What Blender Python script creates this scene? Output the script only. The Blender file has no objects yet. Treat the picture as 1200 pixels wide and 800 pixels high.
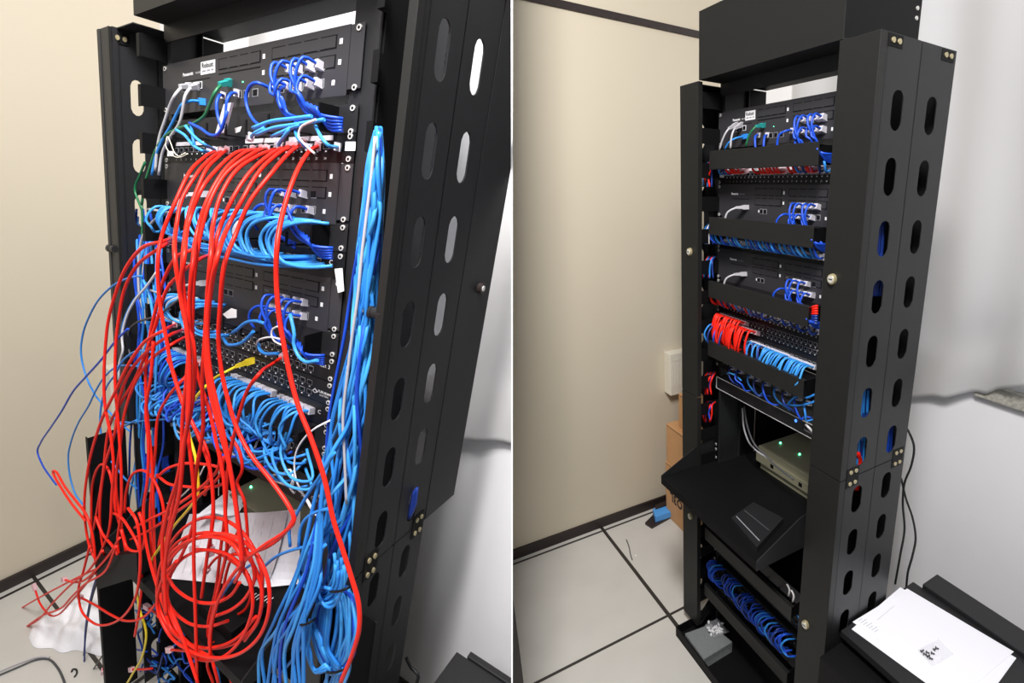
import bpy, bmesh, math, random
import numpy as np
from mathutils import Vector, Matrix
rnd = random.Random(7)
C = bpy.context.scene.collection
PI = math.pi

# ------------------------------------------------------------------ camera, world, lights
FPX = 540.0                                   # focal length in pixels of a 1200 px wide frame
# where each of the two server rooms stands, seen from the camera (x right, y down, z ahead)
ROOM = {
 'L': (np.array([[1.0464041, 0.3613120, 0.1850034], [0.2370834, -0.1725002, -0.9514696], [-0.6123373, 0.6273636, -0.2733311]]),
       np.array([-0.6989932, -0.5504844, 0.9319180])),
 'R': (np.array([[0.2611516, 1.0828957, -0.1027400], [0.2348367, -0.1537593, -0.9743138], [-0.6867374, 0.5203227, -0.2597087]]),
       np.array([0.5810744, -0.6268575, 1.2782910])),
}
_up = ROOM['L'][0][:, 2] / np.linalg.norm(ROOM['L'][0][:, 2]) + ROOM['R'][0][:, 2] / np.linalg.norm(ROOM['R'][0][:, 2])
_up /= np.linalg.norm(_up)
_f = np.array([0, 0, 1.0]); _f -= _up * (_f @ _up); _f /= np.linalg.norm(_f)
_r = np.cross(_f, _up)
CW = np.array([_r, _f, _up])                   # camera axes -> world axes
EYE = np.array([0.0, 0.0, 1.50])
def c2w(p): return CW @ np.asarray(p, float) + EYE
def W(s, p):                                   # a point of room s (x along the rack, y into it, z up) in the world
    A, t = ROOM[s]; return CW @ (A @ np.asarray(p, float) + t) + EYE
AI = {s: np.linalg.inv(ROOM[s][0]) for s in ROOM}
def on(s, u, v, ax, val):                      # the point of room s seen at picture point (u, v) on one of its planes
    d = AI[s] @ np.array([(u - 600) / FPX, (v - 400) / FPX, 1.0]); o = -AI[s] @ ROOM[s][1]
    i = 'XYZ'.index(ax); return o + d * (val - o[i]) / d[i]

cd = bpy.data.cameras.new('camera'); cam = bpy.data.objects.new('camera', cd); C.objects.link(cam)
cd.sensor_width = 36.0; cd.lens = 36.0 * FPX / 1200.0; cd.clip_start = 0.02; cd.clip_end = 60
m = Matrix.Identity(4)
for i, ax in enumerate(([1, 0, 0], [0, -1, 0], [0, 0, -1])):
    w = CW @ np.array(ax, float)
    for k in range(3): m[k][i] = w[k]
for k in range(3): m[k][3] = EYE[k]
cam.matrix_world = m
bpy.context.scene.camera = cam
wd = bpy.data.worlds.new('world'); bpy.context.scene.world = wd; wd.use_nodes = True
wd.node_tree.nodes['Background'].inputs[0].default_value = (0.92, 0.95, 1.0, 1)
wd.node_tree.nodes['Background'].inputs[1].default_value = 0.36
vs = bpy.context.scene.view_settings
vs.view_transform = 'Standard'; vs.look = 'None'; vs.gamma = 1.0; vs.use_curve_mapping = False; vs.exposure = 0.0
def ceiling_tube(pos, target, sx, sy, power, col):     # lamp and aim given from the camera (x right, y down, z ahead)
    l = bpy.data.lights.new('ceiling_tube_light', 'AREA'); l.shape = 'RECTANGLE'; l.size = sx; l.size_y = sy
    l.energy = power; l.color = col
    o = bpy.data.objects.new('ceiling_tube_light', l); C.objects.link(o)
    p = Vector(c2w(pos)); q = Vector(c2w(target)); o.location = p
    o.rotation_euler = (q - p).to_track_quat('-Z', 'Y').to_euler()
ceiling_tube((-0.13, -1.15, -0.25), (-0.2, 0.4, 1.5), 0.24, 0.55, 69, (1.0, 0.975, 0.96))
ceiling_tube((-0.6, -0.9, -0.9), (-0.5, 0.2, 1.3), 0.6, 0.35, 13, (1.0, 0.975, 0.95))

def daylight(s, x, w, power):                 # day outside the curtained window of room s
    l = bpy.data.lights.new('window_daylight', 'AREA'); l.shape = 'RECTANGLE'; l.size = w; l.size_y = 1.7; l.energy = power; l.color = (0.95, 0.97, 1.0)
    o = bpy.data.objects.new('window_daylight', l); C.objects.link(o); p = Vector(W(s, (x, 0.86, 0.1))); q = Vector(W(s, (x + .1, 0.5, 0.1)))
    o.location = p; o.rotation_euler = (q - p).to_track_quat('-Z', 'Y').to_euler()
daylight('L', -0.08, 0.8, 15); daylight('R', 0.45, 1.2, 5)

# ------------------------------------------------------------------ materials
def mat(name, col, rough=0.5, metal=0.0, emit=None, es=0.0, noise=0.0, nscale=30.0, bump=0.0, bscale=80.0, trans=0.0, alpha=1.0, spec=0.5, col2=None):
    M = bpy.data.materials.new(name); M.use_nodes = True; nt = M.node_tree; b = nt.nodes['Principled BSDF']
    b.inputs['Base Color'].default_value = (*col, 1); b.inputs['Roughness'].default_value = rough
    b.inputs['Metallic'].default_value = metal; b.inputs['Specular IOR Level'].default_value = spec
    b.inputs['Transmission Weight'].default_value = trans; b.inputs['Alpha'].default_value = alpha
    if emit: b.inputs['Emission Color'].default_value = (*emit, 1); b.inputs['Emission Strength'].default_value = es
    if noise or bump: tc = nt.nodes.new('ShaderNodeTexCoord')
    if noise:
        n = nt.nodes.new('ShaderNodeTexNoise'); n.inputs['Scale'].default_value = nscale; n.inputs['Detail'].default_value = 4
        nt.links.new(tc.outputs['Object'], n.inputs['Vector'])
        mx = nt.nodes.new('ShaderNodeMix'); mx.data_type = 'RGBA'
        mx.inputs[6].default_value = (*[c * (1 - noise) for c in col], 1)
        mx.inputs[7].default_value = (*(col2 or [min(1, c * (1 + noise)) for c in col]), 1)
        nt.links.new(n.outputs['Fac'], mx.inputs[0]); nt.links.new(mx.outputs[2], b.inputs['Base Color'])
    if bump:
        n2 = nt.nodes.new('ShaderNodeTexNoise'); n2.inputs['Scale'].default_value = bscale; n2.inputs['Detail'].default_value = 3
        nt.links.new(tc.outputs['Object'], n2.inputs['Vector'])
        bp = nt.nodes.new('ShaderNodeBump'); bp.inputs['Strength'].default_value = bump; bp.inputs['Distance'].default_value = 0.002
        nt.links.new(n2.outputs['Fac'], bp.inputs['Height']); nt.links.new(bp.outputs['Normal'], b.inputs['Normal'])
    return M
BLK = mat('black_powder_coat', (0.012, 0.012, 0.0133), 0.5, noise=0.1, nscale=60, bump=0.15, bscale=900, spec=0.45)
DRK = mat('matt_black', (0.003, 0.003, 0.0035), 0.6, spec=0.2)
DEV = mat('telephone_unit_paint', (0.030, 0.029, 0.032), 0.45, bump=0.1, bscale=900, spec=0.4)
COV = mat('cover_paint', (0.0115, 0.0115, 0.0105), 0.5, bump=0.12, bscale=900, spec=0.35)
PAN = mat('patch_panel_plastic', (0.006, 0.006, 0.0065), 0.4, spec=0.3)
STL = mat('zinc_steel', (0.70, 0.69, 0.66), 0.35, 0.35)
BRS = mat('brass_steel', (0.55, 0.47, 0.28), 0.35, 0.5)
WHT = mat('white_label', (0.82, 0.82, 0.82), 0.6)
INK = mat('white_print', (0.75, 0.75, 0.75), 0.6)
BKI = mat('black_print', (0.02, 0.02, 0.02), 0.6)
GRI = mat('grey_print', (0.25, 0.25, 0.27), 0.6)
RED = mat('red_cable_jacket', (0.80, 0.016, 0.006), 0.45, spec=0.3)
LBL = mat('light_blue_cable_jacket', (0.025, 0.21, 0.62), 0.42, spec=0.35)
SKY = mat('sky_blue_cable_jacket', (0.05, 0.31, 0.72), 0.4, spec=0.35)
BLU = mat('blue_cable_jacket', (0.010, 0.065, 0.50), 0.42, spec=0.35)
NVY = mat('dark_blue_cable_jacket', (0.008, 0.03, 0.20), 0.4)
GRN = mat('green_cable_jacket', (0.01, 0.13, 0.05), 0.4)
TEA = mat('green_plug_boot', (0.02, 0.27, 0.26), 0.4)
YEL = mat('yellow_cable_jacket', (0.80, 0.60, 0.02), 0.4)
GRY = mat('grey_cable_jacket', (0.42, 0.41, 0.43), 0.45)
DGC = mat('dark_grey_cable_jacket', (0.06, 0.06, 0.065), 0.5)
BKC = mat('black_cable_jacket', (0.012, 0.012, 0.012), 0.45)
WHC = mat('white_cable_jacket', (0.72, 0.70, 0.70), 0.45)
PLG = mat('clear_plug_plastic', (0.70, 0.68, 0.74), 0.15, spec=0.8, alpha=0.75)
PNK = mat('clear_plug_over_red', (0.80, 0.50, 0.54), 0.2, spec=0.8, alpha=0.8)
BEI = mat('beige_wall_laminate', (0.60, 0.535, 0.415), 0.55, noise=0.03, nscale=3)
BWH = mat('white_wall_paint', (0.86, 0.86, 0.88), 0.75, noise=0.03, nscale=5, bump=0.25, bscale=25)
BRD = mat('dark_brown_profile', (0.022, 0.014, 0.013), 0.45)
CRM = mat('cream_plastic', (0.68, 0.64, 0.54), 0.45)
CUR = mat('white_blackout_curtain', (0.70, 0.695, 0.69), 0.6)
SIL = mat('granite_sill', (0.42, 0.39, 0.33), 0.35, noise=0.75, nscale=120, col2=(0.7, 0.68, 0.6))
CRD = mat('cardboard', (0.50, 0.27, 0.12), 0.75, noise=0.08, nscale=30)
PAP = mat('white_paper', (0.88, 0.88, 0.93), 0.7)
PRT = mat('printed_paper', (0.66, 0.63, 0.66), 0.75, noise=0.12, nscale=90)
CLO = mat('white_cloth', (0.86, 0.85, 0.88), 0.85, bump=0.4, bscale=200)
OLV = mat('olive_beige_metal', (0.23, 0.22, 0.15), 0.45)
LED = mat('green_led', (0.1, 0.9, 0.4), 0.4, emit=(0.10, 1.0, 0.42), es=9)
LEB = mat('blue_led', (0.1, 0.3, 0.9), 0.4, emit=(0.06, 0.22, 1.0), es=2.0)
CLR = mat('frosted_plastic_box', (0.30, 0.32, 0.32), 0.3, alpha=0.42)
BAG = mat('clear_plastic_bag', (0.80, 0.80, 0.85), 0.2, alpha=0.10, spec=0.6)
SKB = mat('sky_blue_plastic', (0.08, 0.33, 0.78), 0.45)
TIE = mat('black_cable_tie', (0.004, 0.004, 0.005), 0.6, spec=0.2)
DIV = mat('added_partition_white', (0.85, 0.85, 0.85), 0.7)

nt = CUR.node_tree; tl = nt.nodes.new('ShaderNodeBsdfTranslucent'); tl.inputs[0].default_value = (0.85, 0.85, 0.87, 1)
mxs = nt.nodes.new('ShaderNodeMixShader'); mxs.inputs[0].default_value = 0.35
nt.links.new(nt.nodes['Principled BSDF'].outputs[0], mxs.inputs[1]); nt.links.new(tl.outputs[0], mxs.inputs[2]); nt.links.new(mxs.outputs[0], nt.nodes['Material Output'].inputs['Surface'])
# raised-floor tiles: one procedural material per room (joints every 0.63 m along the rack, 0.62 m into the room)
def floor_mat(s, px, py, lines_x, ox, oy):
    M = bpy.data.materials.new('raised_floor_tiles'); M.use_nodes = True; nt = M.node_tree; b = nt.nodes['Principled BSDF']
    b.inputs['Roughness'].default_value = 0.45
    uv = nt.nodes.new('ShaderNodeUVMap'); uv.uv_map = 'room'
    sep = nt.nodes.new('ShaderNodeSeparateXYZ'); nt.links.new(uv.outputs[0], sep.inputs[0])
    def math_(op, a, bb=None):
        n = nt.nodes.new('ShaderNodeMath'); n.operation = op
        for i, v in enumerate((a, bb)):
            if v is None: continue
            if isinstance(v, (int, float)): n.inputs[i].default_value = v
            else: nt.links.new(v, n.inputs[i])
        return n.outputs[0]
    def joint(coord, off, period, half):
        t = math_('SUBTRACT', coord, off); t = math_('DIVIDE', t, period); t = math_('FRACT', math_('ADD', t, 100.5))
        t = math_('ABSOLUTE', math_('SUBTRACT', t, 0.5)); return math_('LESS_THAN', t, half / period)
    j = math_('MAXIMUM', joint(sep.outputs[0], ox, px, 0.006), joint(sep.outputs[1], oy, py, 0.0075))
    n = nt.nodes.new('ShaderNodeTexNoise'); n.inputs['Scale'].default_value = 6; nt.links.new(uv.outputs[0], n.inputs['Vector'])
    c = nt.nodes.new('ShaderNodeMix'); c.data_type = 'RGBA'; c.inputs[6].default_value = (0.50, 0.48, 0.44, 1); c.inputs[7].default_value = (0.60, 0.58, 0.54, 1)
    nt.links.new(n.outputs['Fac'], c.inputs[0])
    d = nt.nodes.new('ShaderNodeMix'); d.data_type = 'RGBA'; d.inputs[7].default_value = (0.03, 0.025, 0.022, 1)
    nt.links.new(c.outputs[2], d.inputs[6]); nt.links.new(j, d.inputs[0]); nt.links.new(d.outputs[2], b.inputs['Base Color'])
    return M

# ------------------------------------------------------------------ mesh helpers
def tag(o, label=None, cat=None, group=None, kind=None):
    if label: o['label'] = label
    if cat: o['category'] = cat
    if group: o['group'] = group
    if kind: o['kind'] = kind
    return o
def thing(s, name, label, cat, base, group=None):
    o = bpy.data.objects.new(name, None); C.objects.link(o); o.location = W(s, base)
    o.empty_display_size = 0.05
    return tag(o, label, cat, group)
def root_loc(p):
    v = Vector((0, 0, 0))
    while p is not None: v += p.location; p = p.parent
    return np.array(v)
class MB:
    """Collects shapes given in a room's own metres and links them as one mesh object."""
    def __init__(self, s): self.s = s; self.v = []; self.f = []; self.mi = []; self.cur = 0
    def mat(self, i): self.cur = i; return self
    def add(self, vs_, fs):
        b = len(self.v); self.v += [np.asarray(p, float) for p in vs_]; self.f += [[b + i for i in f] for f in fs]; self.mi += [self.cur] * len(fs); return self
    def box(self, x0, x1, y0, y1, z0, z1, bev=0.0):
        if bev <= 0:
            P = [(x, y, z) for x in (x0, x1) for y in (y0, y1) for z in (z0, z1)]
            return self.add(P, [(0, 1, 3, 2), (4, 6, 7, 5), (0, 4, 5, 1), (2, 3, 7, 6), (0, 2, 6, 4), (1, 5, 7, 3)])
        bm = bmesh.new(); bmesh.ops.create_cube(bm, size=1)
        for v in bm.verts: v.co = Vector(((x0 + x1) / 2 + v.co.x * (x1 - x0), (y0 + y1) / 2 + v.co.y * (y1 - y0), (z0 + z1) / 2 + v.co.z * (z1 - z0)))
        bmesh.ops.bevel(bm, geom=bm.edges[:], offset=bev, segments=2, affect='EDGES', profile=0.6)
        bm.verts.index_update(); self.add([tuple(v.co) for v in bm.verts], [[v.index for v in f.verts] for f in bm.faces]); bm.free(); return self
    def prism(self, pts, d):                   # polygon pts (3D) extruded by vector d
        n = len(pts); d = np.asarray(d, float); P = [np.asarray(p, float) for p in pts]
        return self.add(P + [p + d for p in P], [list(range(n))[::-1], list(range(n, 2 * n))] + [(i, (i + 1) % n, n + (i + 1) % n, n + i) for i in range(n)])
    def cyl(self, p0, p1, r, n=12, r2=None):
        p0 = np.asarray(p0, float); p1 = np.asarray(p1, float); a = p1 - p0; a /= np.linalg.norm(a)
        t = np.cross(a, [0, 0, 1.0]);
        if np.linalg.norm(t) < .1: t = np.cross(a, [1.0, 0, 0])
        t /= np.linalg.norm(t); b = np.cross(a, t); r2 = r if r2 is None else r2
        A = [p0 + r * (math.cos(2 * PI * i / n) * t + math.sin(2 * PI * i / n) * b) for i in range(n)]
        B = [p1 + r2 * (math.cos(2 * PI * i / n) * t + math.sin(2 * PI * i / n) * b) for i in range(n)]
        return self.add(A + B, [list(range(n))[::-1], list(range(n, 2 * n))] + [(i, (i + 1) % n, n + (i + 1) % n, n + i) for i in range(n)])
    def build(self, name, mats, parent=None, at=None, smooth=False):
        me = bpy.data.meshes.new(name)
        P = np.array([W(self.s, p) for p in self.v])
        if parent is not None: org = root_loc(parent); loc = (0, 0, 0)
        elif at is not None: org = W(self.s, at); loc = org
        else:
            org = np.array([P[:, 0].mean(), P[:, 1].mean(), P[:, 2].min()]); loc = org
        P = P - org
        me.from_pydata([tuple(p) for p in P], [], self.f)
        for mm in (mats if isinstance(mats, (list, tuple)) else [mats]): me.materials.append(mm)
        for p, i in zip(me.polygons, self.mi): p.material_index = i; p.use_smooth = smooth
        bm = bmesh.new(); bm.from_mesh(me); bmesh.ops.recalc_face_normals(bm, faces=bm.faces[:]); bm.to_mesh(me); bm.free()
        me.update()
        o = bpy.data.objects.new(name, me); C.objects.link(o); o.location = loc
        if parent is not None: o.parent = parent
        return o
def copy_to(s, o, d, parent):                  # a copy of one part, moved by d (room metres)
    c = o.copy(); C.objects.link(c); c.parent = parent
    c.location = o.location + Vector(W(s, d) - W(s, (0, 0, 0))) if parent is o.parent else o.location
    return c

def slot_ring(h, r, w0, w1, g0, g1, n=26):
    """Stadium hole of half length h, radius r inside a cell; returns matching hole and cell outlines (a along width, b along height)."""
    k = h - r; angs = [2 * PI * i / n for i in range(n)] + [math.atan2(b, a) % (2 * PI) for a in (w0, w1) for b in (g0, g1)]
    angs = sorted(set(round(a, 6) for a in angs)); H = []; O = []
    for a in angs:
        c, s_ = math.cos(a), math.sin(a)
        t = r / abs(c) if abs(c) > 1e-6 else 1e9
        if t * abs(s_) > k:
            kk = k if s_ > 0 else -k; t = s_ * kk + math.sqrt(max(0, r * r - (c * kk) ** 2))
        H.append((t * c, t * s_))
        q = min([(w1 / c) if c > 1e-9 else 1e9, (w0 / c) if c < -1e-9 else 1e9, (g1 / s_) if s_ > 1e-9 else 1e9, (g0 / s_) if s_ < -1e-9 else 1e9])
        O.append((q * c, q * s_))
    return H, O
def slotted(mb, x, y0, y1, z0, z1, yc, zs, th=0.0022, h=0.0355, r=0.0162):
    """A metal sheet in the plane x with vertical oval slots centred at (yc, z) for z in zs."""
    zs = sorted(zs); cuts = [z0] + [(a + b) / 2 for a, b in zip(zs, zs[1:])] + [z1]
    for zc, ga, gb in zip(zs, cuts, cuts[1:]):
        H, O = slot_ring(h, r, y0 - yc, y1 - yc, ga - zc, gb - zc); n = len(H)
        V = [(x, yc + a, zc + b) for a, b in H] + [(x, yc + a, zc + b) for a, b in O] + [(x - th, yc + a, zc + b) for a, b in H] + [(x - th, yc + a, zc + b) for a, b in O]
        F = []
        for i in range(n):
            j = (i + 1) % n
            F += [(i, j, n + j, n + i), (2 * n + i, 3 * n + i, 3 * n + j, 2 * n + j), (i, 2 * n + i, 2 * n + j, j)]
        mb.add(V, F)

FONT = {}
def text(s, string, org, size, parent, m_, name='printed_text', ux=(1, 0, 0), uy=(0, 0, 1), lift=0.0006, stretch=1.0, bold=0.0):
    """Raised flat lettering; org is the lower left corner in room metres."""
    key = (string, bold)
    if key not in FONT:
        cu = bpy.data.curves.new('lettering', 'FONT'); cu.body = string; cu.resolution_u = 2; cu.offset = bold
        to = bpy.data.objects.new('lettering', cu); C.objects.link(to)
        dg = bpy.context.evaluated_depsgraph_get(); me = bpy.data.meshes.new_from_object(to.evaluated_get(dg))
        FONT[key] = ([tuple(v.co) for v in me.vertices], [list(p.vertices) for p in me.polygons])
        bpy.data.objects.remove(to); bpy.data.meshes.remove(me); bpy.data.curves.remove(cu)
    V, F = FONT[key]; ux = np.array(ux, float); uy = np.array(uy, float); n = np.cross(ux, uy); n /= np.linalg.norm(n)
    mb = MB(s); mb.add([np.array(org) + ux * v[0] * size * stretch + uy * v[1] * size + n * lift for v in V], F)
    return mb.build(name, m_, parent)

# ------------------------------------------------------------------ cables
def spline(P, step):
    P = [np.asarray(p, float) for p in P]; Q = [2 * P[0] - P[1]] + P + [2 * P[-1] - P[-2]]; out = []
    for i in range(1, len(Q) - 2):
        a, b, c, d = Q[i - 1], Q[i], Q[i + 1], Q[i + 2]; n = max(2, int(np.linalg.norm(c - b) / step) + 1)
        # centripetal Catmull-Rom through uneven points
        t0 = 0; t1 = t0 + max(1e-4, np.linalg.norm(b - a)) ** .5; t2 = t1 + max(1e-4, np.linalg.norm(c - b)) ** .5; t3 = t2 + max(1e-4, np.linalg.norm(d - c)) ** .5
        for k in range(n):
            t = t1 + (t2 - t1) * k / n
            A1 = (t1 - t) / (t1 - t0) * a + (t - t0) / (t1 - t0) * b; A2 = (t2 - t) / (t2 - t1) * b + (t - t1) / (t2 - t1) * c; A3 = (t3 - t) / (t3 - t2) * c + (t - t2) / (t3 - t2) * d
            B1 = (t2 - t) / (t2 - t0) * A1 + (t - t0) / (t2 - t0) * A2; B2 = (t3 - t) / (t3 - t1) * A2 + (t - t1) / (t3 - t1) * A3
            out.append((t2 - t) / (t2 - t1) * B1 + (t - t1) / (t2 - t1) * B2)
    out.append(P[-1]); return out
def tube_mesh(name, pts, r, m_, ns=8, org=None, closed=False):
    pts = [np.asarray(p) for p in pts]; n = len(pts); org = pts[0] if org is None else org
    V = []; F = []; up = None
    for i, p in enumerate(pts):
        t = pts[min(i + 1, n - 1)] - pts[max(i - 1, 0)]; t = t / (np.linalg.norm(t) + 1e-12)
        if up is None:
            up = np.cross(t, [0.3, 0.2, 1.0]); up /= np.linalg.norm(up)
        up = up - t * (up @ t); up /= np.linalg.norm(up) + 1e-12; b = np.cross(t, up)
        V += [tuple(p - org + r * (math.cos(2 * PI * k / ns) * up + math.sin(2 * PI * k / ns) * b)) for k in range(ns)]
    for i in range(n - 1):
        for k in range(ns): k2 = (k + 1) % ns; F.append((i * ns + k, i * ns + k2, (i + 1) * ns + k2, (i + 1) * ns + k))
    F += [tuple(range(ns))[::-1], tuple(range((n - 1) * ns, n * ns))]
    me = bpy.data.meshes.new(name); me.from_pydata(V, [], F); me.materials.append(m_)
    for p in me.polygons: p.use_smooth = len(p.vertices) == 4
    o = bpy.data.objects.new(name, me); C.objects.link(o); o.location = Vector(org); return o
def obox(parent, org, c, t, u, L, w, h, name, m_, taper=1.0):
    """A small box (plug or boot) with its length along t, centred at c, in world metres."""
    t = t / np.linalg.norm(t); u = u - t * (u @ t); u = u / (np.linalg.norm(u) + 1e-9); b = np.cross(t, u)
    V = []
    for a, k in ((-1, 1.0), (1, taper)):
        for q, r_ in ((-1, -1), (1, -1), (1, 1), (-1, 1)): V.append(tuple(c - org + t * a * L / 2 + u * q * w / 2 * k + b * r_ * h / 2 * k))
    me = bpy.data.meshes.new(name); me.from_pydata(V, [], [(3, 2, 1, 0), (4, 5, 6, 7), (0, 1, 5, 4), (1, 2, 6, 5), (2, 3, 7, 6), (3, 0, 4, 7)]); me.materials.append(m_)
    o = bpy.data.objects.new(name, me); C.objects.link(o); o.parent = parent; return o
def cord(s, P, r, m_, label, cat='cable', group=None, plug=(), name='network_cable', pm=PLG, boot=None, step=0.012, ns=8):
    """A cable of room s through points P (room metres); plug says which ends ('a', 'b') carry a connector."""
    pts = spline([W(s, p) for p in P], step); o = tube_mesh(name, pts, r, m_, ns); tag(o, label, cat, group); org = np.array(o.location)
    for e in plug:
        p, q = (pts[0], pts[1]) if e == 'a' else (pts[-1], pts[-2]); t = p - q; t = t / (np.linalg.norm(t) + 1e-9)
        obox(o, org, p + t * 0.007, t, np.array([0.2, 0.1, 1.0]), 0.023, 0.0118, 0.0092, 'plug', pm)
        if boot is not None: obox(o, org, p - t * 0.012, t, np.array([0.2, 0.1, 1.0]), 0.022, 0.0065, 0.0065, 'boot', boot, 1.35)
    return o
def px(s, pts, y, name=None, **k):             # picture points with the depth y at which the cable hangs -> room points
    out = []
    for i, p in enumerate(pts):
        yy = p[2] if len(p) > 2 else (y if not isinstance(y, (list, tuple)) else y[0] + (y[1] - y[0]) * i / (len(pts) - 1))
        out.append(on(s, p[0], p[1], 'Y', yy))
    return out
#MARK2
RAIN = CW @ np.array([1.0, 0, 0])
def clip(o, s, gap=0.0016):                    # ends a surface at the partition between the rooms
    bm = bmesh.new(); bm.from_mesh(o.data); sg = -1 if s == 'L' else 1
    co = Vector(EYE + RAIN * gap * sg - root_loc(o.parent) - np.array(o.location)) if True else None
    bmesh.ops.bisect_plane(bm, geom=bm.verts[:] + bm.edges[:] + bm.faces[:], plane_co=co, plane_no=Vector(RAIN * sg), clear_inner=True)
    bm.to_mesh(o.data); bm.free(); return o
def struct(o, s=None):
    o['kind'] = 'structure'
    return clip(o, s) if s else o
FZ = -1.74                                     # floor level in room metres
SIDEN = {'L': 'left', 'R': 'right'}
# ------------------------------------------------------------------ partition and room shells
def cam_box(name, x0, x1, y0, y1, z0, z1, m_):
    P = [c2w((x, y, z)) for x in (x0, x1) for y in (y0, y1) for z in (z0, z1)]
    me = bpy.data.meshes.new(name); org = P[0]
    me.from_pydata([tuple(p - org) for p in P], [], [(0, 1, 3, 2), (4, 6, 7, 5), (0, 4, 5, 1), (2, 3, 7, 6), (0, 2, 6, 4), (1, 5, 7, 3)]); me.materials.append(m_)
    o = bpy.data.objects.new(name, me); C.objects.link(o); o.location = org; return o
struct(cam_box('added_partition_wall', -0.0013, 0.0013, -2.6, 2.6, 0.80, 4.2, DIV))  # added divider, part of neither room; kept white to bounce light
for s in 'LR':
    o = MB(s).box(-0.81, 1.75, -1.5, 0.55, FZ - 0.03, FZ).build('floor', floor_mat(s, 0.63, 0.62, None, -0.144, -0.11), at=(0, 0, FZ))
    me = o.data; uv = me.uv_layers.new(name='room'); Mi = AI[s]
    for l in me.loops:
        w = np.array(me.vertices[l.vertex_index].co) + np.array(o.location) - EYE
        r = Mi @ (CW.T @ w - ROOM[s][1]); uv.data[l.index].uv = (r[0], r[1])
    struct(o, s)
    struct(MB(s).box(-0.86, -0.81, -1.5, 0.60, FZ - 0.03, 1.25).build('wall_left', BEI), s)
    struct(MB(s).box(-0.86, 1.75, 0.55, 0.60, FZ - 0.03, -0.70).box(-0.86, -0.24, 0.55, 0.60, -0.70, 1.25).box(-0.24, 1.75, 0.55, 0.60, 1.0, 1.25).build('wall_back', BWH), s)
    wf = MB(s)
    for xa, xb, za, zb in ((-0.24, 1.75, -0.70, -0.66), (-0.24, 1.75, 0.96, 1.0), (-0.24, -0.20, -0.66, 0.96), (0.50, 0.54, -0.66, 0.96), (1.20, 1.24, -0.66, 0.96)): wf.box(xa, xb, 0.56, 0.59, za, zb)
    struct(wf.build('window_1', CRM), s)
    struct(MB(s).box(-0.81, -0.80, -1.5, 0.55, FZ, FZ + 0.048).build('baseboard_left', BRD), s)
    struct(MB(s).box(-0.80, 1.75, 0.543, 0.55, FZ, FZ + 0.048).build('baseboard_back', BRD), s)
    if s == 'R':
        struct(MB(s).box(-0.81, -0.801, -1.5, 0.55, 0.411, 0.435).build('trim_1', BRD), s)
        struct(MB(s).box(-0.81, -0.795, 0.53, 0.55, FZ + 0.05, 1.25).build('trim_2', CRM), s)
a = on('R', 621, 860, 'Z', FZ)
struct(MB('R').box(a[0] - 0.06, a[0], a[1] - 0.05, a[1], FZ, 1.25).build('door_frame', BRD), 'R')

# window sill and curtain
def curtain(s):
    nx, nz = 120, 46; x0, x1 = -0.30, 1.45; V = []; rr = random.Random(3 if s == 'L' else 5)
    ph = [rr.uniform(0, 6) for _ in range(6)]
    hem = [on(s, u, v, 'Y', 0.505) for u, v in (((520, 516), (545, 515), (560, 519), (575, 519), (590, 524), (604, 530)) if s == 'L' else
          ((1050, 468), (1068, 467), (1090, 465), (1105, 467.5), (1125, 462), (1138, 460), (1150, 464), (1165, 457), (1182, 455), (1205, 451)))]
    hx = [h[0] for h in hem]; hz = [h[2] for h in hem]
    def bottom(x): return float(np.interp(x, hx, hz))
    for th in (0, 0.003):
        for i in range(nx + 1):
            x = x0 + (x1 - x0) * i / nx; zb = bottom(x)
            for j in range(nz + 1):
                t = (j / nz) ** 1.3; z = zb + (1.2 - zb) * t
                y = 0.512 + 0.012 * math.sin(x * 11 + ph[0]) * (1 - .5 * t) + 0.007 * math.sin(x * 27 + ph[1] + 1.5 * t) + 0.004 * math.sin(z * 9 + x * 7 + ph[2])
                y += 0.010 * math.exp(-((z - zb) / 0.10) ** 2) * math.sin(x * 15 + ph[3]) - 0.012 * math.exp(-((z - zb - .16) / 0.07) ** 2) * math.cos(x * 9 + ph[4])
                V.append((x, y + th, z))
    n = (nx + 1) * (nz + 1); F = []
    for i in range(nx):
        for j in range(nz):
            a_ = i * (nz + 1) + j; b_ = a_ + nz + 1
            F += [(a_, b_, b_ + 1, a_ + 1), (n + a_, n + a_ + 1, n + b_ + 1, n + b_)]
    for i in range(nx): a_ = i * (nz + 1); b_ = a_ + nz + 1; F += [(a_, n + a_, n + b_, b_)]
    o = MB(s).add(V, F).build('curtain', CUR, smooth=True)
    tag(o, 'white curtain hanging behind the ' + ('tangled rack, plain hem above the wall' if s == 'L' else 'tidied rack, wavy hem lifted off the granite sill'), 'curtain')
    clip(o, s)
for s in 'LR': curtain(s)
sl = on('R', 1176, 475, 'Y', 0.53)
o = MB('R').box(0.55, 1.45, 0.530, 0.549, sl[2], sl[2] + 0.045, 0.003).build('window_sill', SIL); struct(o)

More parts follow.
